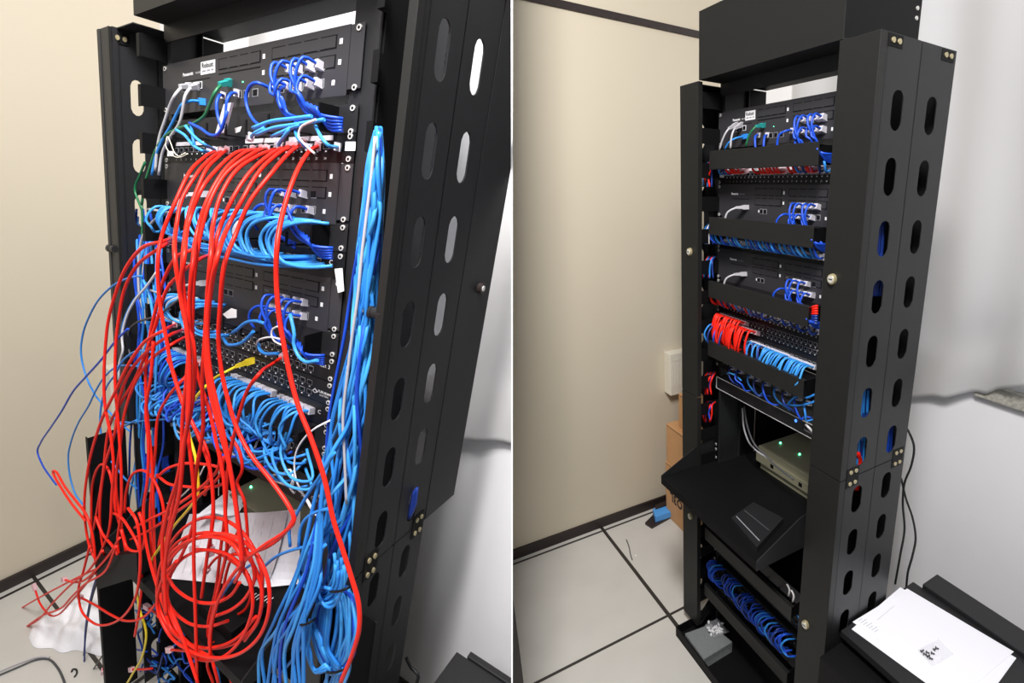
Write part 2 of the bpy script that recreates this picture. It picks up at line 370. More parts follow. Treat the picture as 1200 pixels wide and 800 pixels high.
# ------------------------------------------------------------------ the rack
ADJ = {'L': 'tangled rack', 'R': 'tidied rack'}
def screw(mb, x, y, z, r=0.0042):
    mb.cyl((x, y, z), (x, y - 0.0018, z), r, 12).mat(1).cyl((x, y - 0.0018, z), (x, y - 0.0024, z), r * .5, 6).mat(0)
    return mb
def rack(s):
    R_ = thing(s, 'network_rack', 'tall black open network rack holding telephone units and patch panels, ' + ('tangled with red cords' if s == 'L' else 'tidied, covers closed'), 'rack', (0.23, 0, FZ))
    for a_ in (0, 1):
        x0, x1, xi = (0.0003, 0.013, 0.0003) if a_ == 0 else (0.452, 0.4985, 0.4955)
        mb = MB(s).box(x0, x1, 0.003, 0.0055, -1.70, 0.13)
        mb.box(xi, xi + 0.003, 0.003, 0.085, -1.70, 0.13).box(x0, x1, 0.082, 0.085, -1.70, 0.13)
        mb.build('upright', BLK, R_)
    mb = MB(s).box(0.0, 0.505, -0.072, -0.069, 0.078, 0.235).box(0.0, 0.505, -0.069, 0.150, 0.078, 0.081)
    MB(s).box(0.502, 0.505, -0.069, 0.150, 0.081, 0.235).build('tray_side', DRK, R_); mb.box(0.0, 0.003, -0.069, 0.150, 0.081, 0.235).box(0.0, 0.505, 0.147, 0.150, 0.081, 0.235)
    mb.build('top_tray', COV, R_)
    mb = MB(s)
    for z in (0.168, 0.150): mb.cyl((0.505, 0.136, z), (0.5075, 0.136, z), 0.004)
    mb.build('tray_bolts', STL, R_)
    MB(s).box(-0.005, 0.470, -0.001, 0.003, 0.047, 0.100).box(-0.005, 0.47, 0.003, 0.05, 0.097, 0.100).build('top_beam', BLK, R_)
    mb = MB(s).box(-0.046, 0.52, -0.135, -0.130, FZ, -1.700).box(-0.046, 0.52, -0.135, 0.26, FZ, FZ + 0.006).box(-0.046, 0.52, 0.255, 0.26, FZ, -1.70)
    mb.box(-0.046, -0.041, -0.13, 0.255, FZ, -1.70).box(0.515, 0.52, -0.13, 0.255, FZ, -1.70)
    mb.prism([(-0.03, -0.06, -1.70), (0.0, -0.06, -1.70), (0.0, 0.0, -1.63), (-0.03, 0.0, -1.63)], (0, 0.004, 0))
    mb.build('base', DRK, R_)
    MB(s).box(0.0, 0.498, 0.285, 0.288, -1.70, -0.78).build('added_dark_backing', DRK, R_)  # added sheet, blacks out the bright wall seen behind the shelf
    MB(s).box(-0.09, -0.03, 0.157, 0.162, -0.03, 0.0775).build('rear_block', DRK, R_)
    MB(s).box(-0.003, -0.0005, 0.158, 0.288, -1.70, -0.45).build('added_dark_side_sheet', DRK, R_)  # added sheet, hides the bright wall seen past the left of the backing
    return R_
RACK = {s: rack(s) for s in 'LR'}

ZT, ZS, ZB = 0.076, -0.814, -1.698
SLOTS = [-0.048 - 0.118 * k for k in range(7)]; SLOTS2 = [-0.880 - 0.118 * k for k in range(7)]
def bracket(s, par, x, sgn, y, z, both):
    mb = MB(s); 
    for zz in ((0.0145, -0.0145) if both else (0.0,)):
        for dy in (0, 0.017): mb.cyl((x, y + dy, z + zz), (x + sgn * 0.0035, y + dy, z + zz), 0.0048)
    p = MB(s).box(min(x, x + sgn * .0012), max(x, x + sgn * .0012), y - 0.012, y + 0.028, z - (0.024 if both else 0.01), z + (0.024 if both else 0.01)).build('bracket', DRK, par)
    mb.build('bolts', BRS, p)
def manager(s, left):
    side = 'left' if left else 'right'
    x0, x1 = (-0.095, -0.001) if left else (0.500, 0.598)
    xo, xi = (x0, x1) if left else (x1, x0); sg = -1 if left else 1
    st = {('L', True): 'black cable manager left in the tangled rack, beige wall showing through its holes',
          ('L', False): 'slotted black cable manager on the right of the tangled rack, stuffed with blue cables',
          ('R', True): 'closed black cable manager on the left of the tidied rack',
          ('R', False): 'closed black cable manager on the right of the tidied rack, slotted side facing the curtain'}[(s, left)]
    M = thing(s, 'vertical_cable_manager', st, 'cable manager', ((x0 + x1) / 2, 0.03, FZ))
    xs = xo if not left else xo + 0.0022
    for z0, z1, zs, nm in ((ZS + 0.001, ZT, SLOTS, 'side_panel'), (ZB, ZS - 0.001, SLOTS2, 'side_panel')):
        mb = MB(s)
        slotted(mb, xs, -0.053, 0.0415, z0, z1, -0.011, zs)
        slotted(mb, xs, 0.0435, 0.151, z0, z1, 0.094, zs)
        mb.box(min(xo, xo - sg * .004), max(xo, xo - sg * .004), -0.055, -0.052, z0, z1)
        mb.mat(1).box(min(xo - sg * .0005, xo - sg * .003), max(xo - sg * .0005, xo - sg * .003), 0.0412, 0.0438, z0, z1)
        mb.mat(0).box(min(xo, xo - sg * .01), max(xo, xo - sg * .01), 0.151, 0.1535, z0, z1)
        mb.build(nm, [BLK, DRK], M)
        # inner channel with cable fingers towards the equipment
        mb = MB(s).box(min(xi, xi + sg * .002), max(xi, xi + sg * .002), 0.006, 0.153, z0, z1)
        z = z1 - 0.035
        while z > z0 + 0.03:
            yf_ = -0.058 if left else -0.016
            mb.box(min(xi, xi + sg * .002), max(xi, xi + sg * .002), yf_, 0.006, z - 0.028, z + 0.012)
            mb.box(min(xi + sg * .002, xi + sg * .012), max(xi + sg * .002, xi + sg * .012), yf_ - .002, yf_, z - 0.028, z + 0.012)
            z -= 0.0889
        mb.build('cable_fingers', DRK, M)  # near-black colour puts the shade inside the channel into the paint
        if not left:                           # comb of rear fingers
            mb = MB(s)
            for k in range(int((z1 - z0) / 0.0105)):
                mb.box(0.520, 0.545, 0.149, 0.151, z0 + k * .0105, z0 + k * .0105 + 0.006)
            mb.box(0.503, 0.522, 0.149, 0.151, z0, z1).build('rear_comb', BLK, M)
        # front edge rail
        if s == 'L' and not (left and z1 < -.5):
            mb = MB(s)
            if left: mb.box(-0.138, -0.127, -0.074, -0.070, z0 if z1 > -.5 else z1 - .2, z1, 0.001).box(-0.126, -0.098, -0.072, -0.066, z0, z1, 0.001).mat(1).box(-0.0975, -0.0945, -0.072, -0.060, z0, z1).mat(0).box(-0.098, -0.09, -0.066, -0.055, z0, z1)
            else: mb.mat(1).box(0.588, 0.600, -0.085, -0.069, z0, z1, 0.001).mat(0).box(0.592, 0.598, -0.069, -0.053, z0, z1)
            mb.build('front_rail', [BLK, COV], M)
        # front cover
        if s == 'R':
            cv = MB(s).box(x0, x1, -0.074, -0.071, z0, z1, 0.001).box(min(xo, xo - sg * .0015), max(xo, xo - sg * .0015), -0.072, -0.056, z0, z1).box(min(xi, xi + sg * .0015), max(xi, xi + sg * .0015), -0.072, -0.060, z0, z1).build('front_cover', COV, M)
            kx = -0.042 if left else 0.529; kz = -0.369 if z1 > -.5 else -1.262
            lk = MB(s).cyl((kx, -0.074, kz), (kx, -0.080, kz), 0.0115, 20, 0.0105).mat(1).cyl((kx, -0.080, kz), (kx, -0.0815, kz), 0.0075, 16).mat(2).box(kx - .0052, kx + .0052, -0.082, -0.0814, kz - .001, kz + .001).build('lock', [BRS, STL, DRK], cv)
        if s == 'R' or z1 < -.5:
            MB(s).box(x0 + .003, x1 - .003, 0.1540, 0.1560, z0, z1).build('rear_cover', BLK, M)
    if not left:
        for y in (-0.042, 0.118): bracket(s, M, xo, sg, y, ZT - 0.012, False)
        for y in (-0.042, 0.118): bracket(s, M, xo, sg, y, ZS, True)
    else:
        for y in (-0.055,): bracket(s, M, xo + 0.003, -sg, y, ZT - 0.018, False)
        MB(s).box(x0, x1 - .03, -0.055, 0.153, ZT - .002, ZT).build('top_cap', BLK, M)
    return M
MG = {(s, l): manager(s, l) for s in 'LR' for l in (True, False)}
# the tangled rack's cover latches, its rear door standing open and its lower covers off
def knob(s, par, x, y, z, d, n=BLK):
    d = np.array(d, float); p = np.array([x, y, z])
    k = MB(s).cyl(p, p + d * 0.016, 0.0075, 16).cyl(p + d * 0.016, p + d * 0.026, 0.0085, 16).mat(1).cyl(p + d * 0.026, p + d * 0.038, 0.004, 12, 0.003).build('latch_knob', [n, STL], par)
a = on('L', 450, 369, 'Y', -0.078); knob('L', MG[('L', False)], a[0] - 0.002, a[1], a[2], (-1, 0, 0))
a = on('L', 134, 292, 'Y', -0.076); knob('L', MG[('L', True)], a[0], a[1], a[2], (-1, 0, 0))
o = thing('L', 'cable_manager_door', 'flat black metal cover standing open behind the tangled rack, beside the curtain', 'cover', (0.6, 0.22, ZS))
p = MB('L').box(0.5965, 0.5985, 0.156, 0.283, ZS - 0.004, ZT + 0.02).box(0.585, 0.5965, 0.281, 0.283, ZS - 0.004, ZT + 0.02).build('panel', BLK, o); clip(p, 'L')
p.data.materials[0] = BLK
MB('L').cyl((0.5985, 0.230, -0.372), (0.606, 0.230, -0.372), 0.0095, 18).mat(1).cyl((0.606, 0.230, -0.372), (0.6075, 0.230, -0.372), 0.005, 12).build('lock', [BRD, STL], o)
o = tag(MB('L').box(-0.0985, -0.0965, -0.178, -0.076, -1.66, ZS).box(-0.108, -0.0985, -0.178, -0.176, -1.66, ZS).build('cable_manager_cover', DRK), 'black cover swung open at the tangled rack, red cords hanging over it', 'cover')
o = tag(MB('L').prism([(0.603, -0.088, -0.862), (0.603, 0.0, -0.955), (0.603, 0.0, -1.70), (0.603, -0.088, -1.70)], (0.002, 0, 0)).mat(1).box(0.602, 0.606, -0.001, 0.002, -1.70, -0.955).build('cable_manager_cover', [DRK, BLK]), 'loose black cover with slanted top leaning on the lower right of the tangled rack', 'cover')

# ------------------------------------------------------------------ rack-mounted equipment
EARX = (0.0, 0.465)
def ears(s, par, z0, z1, y=-0.0005):
    for xa, xb in ((-0.009, 0.014), (0.451, 0.474)): MB(s).box(xa, xb, y - 0.0022, y, z1, z0, 0.0006).build('rack_ear', DEV, par)
def screws(s, par, zz, y=-0.0028):
    for x in EARX:
        for z in zz:
            screw(MB(s), x, y, z).build('screw', [STL, DRK], par)
NTH = ['uppermost', 'middle', 'lowest']
TU_LAB = {0: 'with a white sticker beside its logo', 1: 'middle one of three', 2: 'lowest of the three'}
def telephone_unit(s, k, z0):
    U = thing(s, 'telephone_exchange', 'dark grey telephone exchange unit in the %s, %s' % (ADJ[s], ['topmost, with a white sticker', 'middle of the three', 'lowest of the three'][k]), 'telephone exchange', (0.2325, 0.0, z0 - 0.088), 'telephone exchanges in the ' + ADJ[s])
    zt, zb = z0 + 0.007, z0 - 0.086
    MB(s).box(0.0145, 0.4505, -0.0035, 0.0, zb, zt, 0.0008).box(0.016, 0.449, 0.0, 0.26, zb + .002, zt - .002).build('chassis', DEV, U)
    ears(s, U, z0 + 0.006, z0 - 0.078)
    screws(s, U, (z0, z0 - 0.0762))
    yf = -0.0036
    def cover(xa, xb, za, zc):                 # blank plate with the dark gap round it
        p = MB(s).box(xa, xb, yf - 0.0006, yf, z0 + zc, z0 + za).mat(1).box(xa + .0018, xb - .0018, yf - 0.0011, yf - .0006, z0 + zc + .0016, z0 + za - .0016)
        for t in (0.25, 0.5, 0.75): mb_x = xa + (xb - xa) * t; p.box(mb_x - .003, mb_x + .003, yf - .0009, yf - .0005, z0 + za - .0017, z0 + za).box(mb_x - .003, mb_x + .003, yf - .0009, yf - .0005, z0 + zc, z0 + zc + .0017)
        p.mat(0).build('blank_cover', [DRK, DEV], U)
    cover(0.166, 0.272, -0.003, -0.021); cover(0.298, 0.428, -0.003, -0.021); cover(0.298, 0.428, -0.029, -0.047)
    if k: cover(0.166, 0.272, -0.027, -0.045)
    else: MB(s).box(0.166, 0.272, yf - .0004, yf, z0 - .0285, z0 - .0265).build('blank_cover', DRK, U)
    MB(s).box(0.062, 0.142, yf - .0004, yf, z0 - .0315, z0 - .030).build('trim_line', DRK, U)
    text(s, 'Panasonic', (0.060, yf - .0002, z0 - 0.0205), 0.0082, U, INK, 'maker_name', bold=0.035)
    text(s, 'KX-NS500', (0.100, yf - .0002, z0 - 0.0200), 0.0048, U, GRI if k else INK, 'model_print')
    for x, z in ((0.277, -0.013), (0.277, -0.037), (0.433, -0.013), (0.433, -0.040), (0.424, -0.0665)):
        MB(s).box(x, x + .0052, yf - .0005, yf, z0 + z - .0035, z0 + z + .0035).build('port_marker', WHT, U)
    text(s, 'MDF', (0.304, yf - .0013, z0 - 0.0395), 0.0055, U, GRI, 'slot_print')
    if k == 0:
        p = MB(s).box(0.115, 0.156, yf - .0006, yf, z0 - .0235, z0 - .0020).build('sticker', WHT, U)
        text(s, 'Robust', (0.1185, yf - .0008, z0 - 0.0125), 0.0115, p, BKI, 'sticker_print', bold=0.02)
        MB(s).box(0.119, 0.130, yf - .0009, yf - .0006, z0 - .0195, z0 - .0165).box(0.133, 0.142, yf - .0009, yf - .0006, z0 - .0195, z0 - .0165).box(0.145, 0.152, yf - .0009, yf - .0006, z0 - .0195, z0 - .0165).build('sticker_print', GRI, p)
    # sockets
    def socket(x, z, w=.011, h=.010, rim=GRI):
        MB(s).box(x - w / 2 - .0012, x + w / 2 + .0012, yf - .0008, yf, z0 + z - h / 2 - .0012, z0 + z + h / 2 + .0012).mat(1).box(x - w / 2, x + w / 2, yf - .0012, yf - .0008, z0 + z - h / 2, z0 + z + h / 2).build('socket', [rim, DRK], U)
    socket(0.112, -0.0405, rim=WHT) if k == 0 else None
    for x in ((0.065, 0.083) if k == 0 else (0.195, 0.210)): socket(x, -0.042 if k == 0 else -0.060)
    if k: MB(s).box(0.182, 0.1855, yf - .0005, yf, z0 - .063, z0 - .057).build('port_marker', WHT, U)
    for z, xs in ((-0.041, (0.345, 0.362, 0.386, 0.403)), (-0.0655, (0.322, 0.345, 0.362, 0.386, 0.403))):
        for x in xs:
            socket(x, z)
    if k == 0:
        for x in (0.222, 0.240, 0.262): socket(x, -0.066)
        MB(s).box(0.2295, 0.231, yf - .0006, yf, z0 - .047, z0 - .0455).build('status_lamp', LED, U)
    return U
def patch_panel(s, zc, label, h=0.0445, rows=1, nport=24, strip=False, numbers=True, mark=None, group=None, dots=True, logo=False, cat_x=0.444):
    P_ = thing(s, 'patch_bay', label, 'patch panel', (0.2325, 0, zc - h / 2), group)
    MB(s).box(-0.009, 0.474, -0.0026, -0.0006, zc - h / 2 + .0008, zc + h / 2 - .0008, 0.0005).box(0.02, 0.446, -0.0006, 0.03, zc - h / 2 + .003, zc + h / 2 - .003).build('front_plate', PAN, P_)
    screws(s, P_, (zc + 0.0159, zc - 0.0159), -0.0026)
    first = None; x0, dx = 0.036, 0.396 / nport
    for r in range(rows):
        z = zc + (0.0035 if rows == 1 else (0.009 - 0.018 * r))
        for i in range(nport):
            x = x0 + dx * i + (0.006 if i >= nport / 2 else 0)
            if first is None:
                w = min(.0115, dx * .78); first = (MB(s).box(x - w / 2, x + w / 2, -0.0034, -0.0026, z - .0045, z + .0045).mat(1).box(x - w / 2 + .001, x + w / 2 - .001, -0.0038, -0.0034, z - .0035, z + .0035).mat(2).box(x - .0014, x + .0014, -0.0036, -0.0026, z - .0090, z - .0068).build('port', [GRI if dots else DRK, DRK, INK if dots else GRI], P_), x, z)
            else:
                c = first[0].copy(); C.objects.link(c); c.parent = P_
                c.location = Vector(W(s, (x, 0, z)) - W(s, (first[1], 0, first[2])))
    if strip:
        for i in range(4):
            if i == 1 and s == 'L': continue
            xa = 0.033 + i * 0.1035
            MB(s).box(xa, xa + 0.090, -0.0036, -0.0026, zc + .0115, zc + .0185).build('label_strip', PRT, P_)
    if numbers:
        for i in range(nport):
            x = x0 + dx * i + (0.006 if i >= nport / 2 else 0) - 0.003
            text(s, str(i + 1), (x, -0.0032, zc - 0.0165), 0.0052, P_, INK, 'port_number')
    if mark: text(s, mark, (cat_x, -0.0032, zc + 0.001), 0.0105, P_, INK, 'category_print')
    if logo:
        MB(s).prism([(0.428, -.003, zc - .004), (0.434, -.003, zc + .0015), (0.441, -.003, zc - .004), (0.434, -.003, zc - .008)], (0, -.0005, 0)).mat(1).prism([(0.431, -.0035, zc - .004), (0.4345, -.0035, zc - .0005), (0.438, -.0035, zc - .004), (0.4345, -.0035, zc - .006)], (0, -.0002, 0)).build('logo', [INK, PAN], P_)
        text(s, 'FURUKAWA', (0.4415, -.0034, zc - .003), 0.0062, P_, INK, 'maker_name', bold=0.03)
        text(s, 'ELECTRIC', (0.4455, -.0034, zc - .0085), 0.0045, P_, INK, 'maker_name')
    return P_
def h_manager(s, zc, label, cover=True, group=None, x0=0.030, x1=0.446, hh=0.0235):
    H = thing(s, 'horizontal_cable_manager', label, 'cable manager', (0.2325, -0.03, zc - 0.022), group)
    mb = MB(s).box(-0.009, 0.474, -0.0026, -0.0006, zc - .0215, zc + .0215, 0.0005); mb.build('back_plate', BLK, H); screws(s, H, (zc + 0.0159, zc - 0.0159), -0.0026)
    for i in range(9):
        mb = MB(s); x = x0 + 0.004 + (x1 - x0 - 0.012) * i / 8
        mb.box(x, x + .0035, -0.0500, -0.0026, zc - .0190, zc - .0165).box(x, x + .0035, -0.0500, -0.0470, zc - .0165, zc + (.004 if i % 2 else .010))
        if i in (0, 8): mb.box(x, x + .0025, -0.050, -0.0026, zc - .019, zc + .019)
        mb.build('cable_ring', DRK, H)
    if cover: MB(s).box(x0, x1, -0.0575, -0.0555, zc - hh, zc + hh, 0.0007).box(x0, x1, -0.0555, -0.047, zc + hh - .0015, zc + hh).box(x0, x1, -0.0555, -0.047, zc - hh, zc - hh + .0015).build('snap_cover', COV, H)
    return H
ZU = (0.0, -0.18645, -0.36425)
for s in 'LR':
    A_ = ADJ[s]
    for k, z in enumerate(ZU): telephone_unit(s, k, z)
    patch_panel(s, -0.158, 'black numbered patch panel with white label strips under the top telephone unit, ' + A_, strip=True)
    patch_panel(s, -0.336, 'black patch panel with blue cords right above the lowest telephone unit, ' + A_, mark='C', numbers=False)
    patch_panel(s, -0.5135, 'black voice patch panel marked Cat 3 in the ' + A_, rows=2, nport=25, mark='Cat 3', numbers=False, cat_x=0.440, group=None)
    patch_panel(s, -0.558, 'black patch panel with a white diamond logo at its right end in the ' + A_, nport=24, rows=2, numbers=False, logo=True)
    patch_panel(s, -0.602, 'black patch panel with a dense row of blue cords below the diamond-logo panel, ' + A_, mark='C', numbers=False)
    if s == 'L':
        patch_panel(s, -0.691, 'black patch panel with sagging blue cords below the widest blue tangle', mark='Cat', numbers=False)
        patch_panel(s, -0.780, 'lowest black patch panel with thin white wires, above the paper on the shelf', mark='Cat', numbers=False, dots=False)
    else:
        patch_panel(s, -0.700, 'dark patch panel just above the thin switch with a white outline', mark=None, numbers=False, dots=False)
    for i, z in enumerate((-0.1195, -0.291, -0.469, -0.647)):
        if s == 'L': h_manager(s, z, 'uncovered cable tray of the tangled rack, ' + ['just below the top telephone unit', 'below the middle telephone unit, full of blue loops', 'below the lowest telephone unit', 'fourth from the top, buried in blue cords'][i], cover=False, group='uncovered cable trays')
        else: h_manager(s, z, 'cable tray with a plain snap cover, ' + ['highest of the tidied rack', 'second from the top of the tidied rack', 'third from the top of the tidied rack', 'under the red and blue cords'][i], group='covered cable trays')
h_manager('R', -1.300, 'black cable tray with a plain cover right under the shelf of the tidied rack', x0=0.02, x1=0.455)
h_manager('R', -1.530, 'black cable tray with a plain cover near the floor of the tidied rack', x0=0.02, x1=0.455)
for z, w in ((-1.385, 'under the shelf'), (-1.455, 'behind the bunched blue cords near the floor')): patch_panel('R', z, 'dark patch panel %s of the tidied rack' % w, numbers=False, dots=False)
# thin outlined switch
o = thing('R', 'network_switch', 'thin black network switch outlined in white with a glowing blue lamp', 'switch', (0.23, 0, -0.80))
MB('R').box(-0.009, 0.474, -0.003, -0.001, -0.7975, -0.7545).box(0.005, 0.46, -0.001, 0.20, -0.796, -0.756).build('case', PAN, o)
mb = MB('R')
for q in ((0.000, 0.452, -0.7585, -0.7570), (0.000, 0.452, -0.7955, -0.7940), (0.000, 0.0015, -0.7955, -0.7570), (0.4505, 0.452, -0.7955, -0.7570)): mb.box(q[0], q[1], -0.0055, -0.003, q[2], q[3])
mb.build('white_outline', INK, o)
MB('R').box(0.002, 0.450, -0.0048, -0.003, -0.7940, -0.7585).build('front_face', BLK, o)
MB('R').cyl((0.372, -0.0048, -0.768), (0.372, -0.0066, -0.768), 0.0042, 14).build('blue_lamp', LEB, o)
text('R', 'Intelbras', (0.405, -0.0052, -0.782), 0.0085, o, GRI, 'maker_name', bold=0.03)
screws('R', o, (-0.760, -0.792))

# shelf, power unit, things on the shelf
ZSH = -1.055
def shelf(s):
    S = thing(s, 'rack_shelf', 'deep black shelf with slanted sides in the ' + ('tangled rack, printed sheets on it' if s == 'L' else 'tidied rack, small black box on it'), 'shelf', (0.23, 0, ZSH - 0.03))
    MB(s).box(-0.012, 0.468, -0.195, -0.0035, ZSH - 0.002, ZSH).box(0.018, 0.448, -0.0035, 0.30, ZSH - 0.002, ZSH).box(-0.012, 0.468, -0.197, -0.195, ZSH - 0.024, ZSH).build('tray', DRK if s == 'R' else DRK, S)
    for x in (-0.0145, 0.468):
        MB(s).prism([(x, -0.197, ZSH - 0.024), (x, -0.197, ZSH + .004), (x, -0.060, ZSH + 0.072), (x, -0.0035, ZSH + 0.080), (x, -0.0035, ZSH - 0.024)], (0.0022, 0, 0)).build('side_bracket', BLK, S)
    for z in (ZSH + 0.062, ZSH + 0.044, ZSH + 0.014):
        screw(MB(s), 0.0, -0.0028, z).build('screw', [STL, DRK], S)
    return S
for s in 'LR':
    shelf(s)
    P_ = thing(s, 'power_unit', 'flat olive beige metal unit with green lamps at the back of the shelf, ' + ADJ[s], 'power unit', (0.25, 0.17, ZSH))
    MB(s).box(0.105, 0.405, 0.090, 0.27, ZSH + 0.034, ZSH + 0.074, 0.002).build('case', OLV, P_)
    MB(s).box(0.105, 0.405, 0.082, 0.090, ZSH + 0.024, ZSH + 0.052).box(0.12, 0.39, 0.09, 0.27, ZSH, ZSH + 0.034).build('front_rail', OLV, P_)
    for x in (0.185, 0.315): MB(s).box(x - .007, x + .007, 0.0810, 0.0822, ZSH + 0.032, ZSH + 0.044).build('rail_slot', DRK, P_)
    for u, v in (((914.6, 519.3), (937, 532.5)) if s == 'R' else ((294, 571),)):
        a = on(s, u, v, 'Z', ZSH + 0.074)
        MB(s).cyl((a[0], a[1], ZSH + 0.074), (a[0], a[1], ZSH + 0.0775), 0.0028, 12).build('green_lamp', LED, P_)
    # vertical grey ducts behind the shelf
    for i, (u, hh) in enumerate(((852, .007), (860, .005), (866, .006))):
        a = on('R', u, 500, 'Y', 0.10)
        o = MB(s).cyl((a[0], 0.12, ZSH + 0.002), (a[0] - .004, 0.12, -0.80), hh, 12).build('grey_cable', GRY if i != 1 else DGC)
        tag(o, 'thick grey cable rising behind the shelf of the ' + ADJ[s], 'cable', 'thick grey cables behind the shelf, ' + SIDEN[s] + ' room')
o = thing('R', 'network_box', 'small flat black box lying at the right front of the shelf in the tidied rack', 'device', (0.31, -0.07, ZSH))
q = [on('R', u, v, 'Z', ZSH + 0.018) for u, v in ((857, 606), (887, 641), (918, 607), (883, 588))]
MB('R').prism([(p[0], p[1], ZSH) for p in q], (0, 0, 0.018)).build('case', BLK, o)
c_ = sum(q) / 4
for t in (0.14, 0.5):
    a_, b_ = q[0] + (q[3] - q[0]) * t, q[1] + (q[2] - q[1]) * t; d_ = (q[3] - q[0]) * .03
    MB('R').prism([a_ + (b_ - a_) * .06, a_ + (b_ - a_) * .94, a_ + (b_ - a_) * .94 + d_, a_ + (b_ - a_) * .06 + d_], (0, 0, 0.0006)).build('ridge', GRI if t < .2 else DGC, o)
def sheet(s, q, z, m_, label, th=0.0006, name='paper_sheet', curl=0.0, cat='paper', lean=None):
    n = 8; V = []
    for t in (0, th):
        for i in range(n + 1):
            for j in range(n + 1):
                a_, b_ = i / n, j / n
                p = (q[0] * (1 - a_) + q[1] * a_) * (1 - b_) + (q[3] * (1 - a_) + q[2] * a_) * b_
                V.append((p[0], p[1], (z if lean is None else z + (lean[0] * (1 - a_) + lean[1] * a_) * b_ ** 1.5) + t + curl * math.sin(a_ * 5 + 1) * math.sin(b_ * 4) ** 2))
    N = (n + 1) ** 2; F = []
    for i in range(n):
        for j in range(n):
            a_ = i * (n + 1) + j; F += [(a_, a_ + 1, a_ + n + 2, a_ + n + 1), (N + a_, N + a_ + n + 1, N + a_ + n + 2, N + a_ + 1)]
    ring = [i * (n + 1) for i in range(n + 1)] + [n * (n + 1) + j for j in range(1, n + 1)] + [i * (n + 1) + n for i in range(n - 1, -1, -1)] + [j for j in range(n - 1, 0, -1)]
    for a_, b_ in zip(ring, ring[1:] + ring[:1]): F.append((a_, b_, N + b_, N + a_))
    o = MB(s).add(V, F).build(name, m_); tag(o, label, cat); return o
on_ = lambda s, pts, z: [on(s, u, v, 'Z', z) for u, v in pts]
fr = on('L', 338, 599, 'Y', .076); fl = on('L', 222, 608, 'Y', .02)
q = [on('L', 195, 677, 'Z', ZSH + .003), on('L', 312, 688, 'Z', ZSH + .003), fr, fl]; LEAN = fr[2] - ZSH - .002
o = sheet('L', q, ZSH + .002, PRT, 'printed white sheet of table columns on the shelf under the coiled red cords', curl=0.002, lean=(0.004, LEAN))
# table columns printed on the sheet
for k in range(11):
    for r_ in range(3):
        a_ = 0.05 + k * 0.083; b_ = 0.08 + r_ * 0.31
        f = lambda A, B: (q[0] * (1 - A) + q[1] * A) * (1 - B) + (q[3] * (1 - A) + q[2] * A) * B
        pp = [f(a_, b_), f(a_ + .012, b_), f(a_ + .012, b_ + .26), f(a_, b_ + .26)]
        MB('L').prism([(p[0], p[1], ZSH + .0030 + (0.004 + (LEAN - .004) * a_) * bb ** 1.5 + .002 * math.sin((a_ if n_ in (0, 3) else a_ + .012) * 5 + 1) * math.sin(bb * 4) ** 2) for n_, (p, bb) in enumerate(zip(pp, (b_, b_, b_ + .26, b_ + .26)))], (0, 0, .0004)).build('printed_column', [GRI, mat('grey_ink', (.5, .48, .5), .7)][1] if (k + r_) == 0 else bpy.data.materials['grey_ink'], o)
fr = on('L', 352, 597, 'Y', .077); fl = on('L', 296, 602, 'Y', .077)
q = [on('L', 303, 689, 'Z', ZSH + .004), on('L', 352, 684, 'Z', ZSH + .004), fr, fl]
sheet('L', q, ZSH + .004, PAP, 'plain white sheet leaning on the olive unit beside the blue cable bundle', curl=0.0, lean=(fl[2] - ZSH - .003, fr[2] - ZSH - .003))
q = on_('L', ((228, 606), (268, 574), (288, 584), (280, 604)), ZSH + .076)
sheet('L', q, ZSH + .076, PAP, 'crumpled white plastic bag on the olive unit behind the coiled red cords', curl=0.012, name='plastic_bag', cat='bag')
o = MB('L').box(0.30, 0.40, -0.16, -0.06, ZSH, ZSH + 0.03, .003).build('network_box', DRK); tag(o, 'black box with a small barcode label under the coiled red cords', 'device')
for k in range(6):
    a = on('L', 297 + k * 4, 697 + k, 'Z', ZSH + 0.03)
    MB('L').box(a[0], a[0] + .0016, a[1] - .012, a[1] + .008, ZSH + .03, ZSH + .0304).build('barcode_bar', INK, o)

# ------------------------------------------------------------------ around the racks
# low black cabinet beside each rack
ZC = -1.245
for s in 'LR':
    T = thing(s, 'low_cabinet', 'low black cabinet with a raised back rail beside the %s' % ADJ[s], 'cabinet', (0.95, 0.1, FZ))
    if s == 'R':
        parts = [('top_panel', MB(s).box(0.606, 1.35, -0.03, 0.262, ZC - 0.02, ZC, .002), BLK),
                 ('back_rail', MB(s).box(0.635, 1.35, 0.262, 0.33, ZC - 0.02, ZC + 0.012, .002), BLK),
                 ('body', MB(s).box(0.62, 1.33, -0.02, 0.25, FZ, ZC - 0.02), DRK),
                 ('front_apron', MB(s).box(0.612, 1.35, -0.105, -0.031, FZ, ZC - 0.03, .002), DRK)]
    else:
        parts = [('top_panel', MB(s).box(0.648, 1.30, 0.02, 0.335, ZC - 0.02, ZC, .002), BLK),
                 ('back_rail', MB(s).box(0.672, 1.30, 0.335, 0.355, ZC - 0.02, ZC + 0.006, .002), BLK),
                 ('body', MB(s).box(0.67, 1.28, 0.04, 0.33, FZ, ZC - 0.02), DRK)]
    for nme, mb, m_ in parts:
        p = mb.build(nme, m_, T)
        if s == 'L': clip(p, 'L')
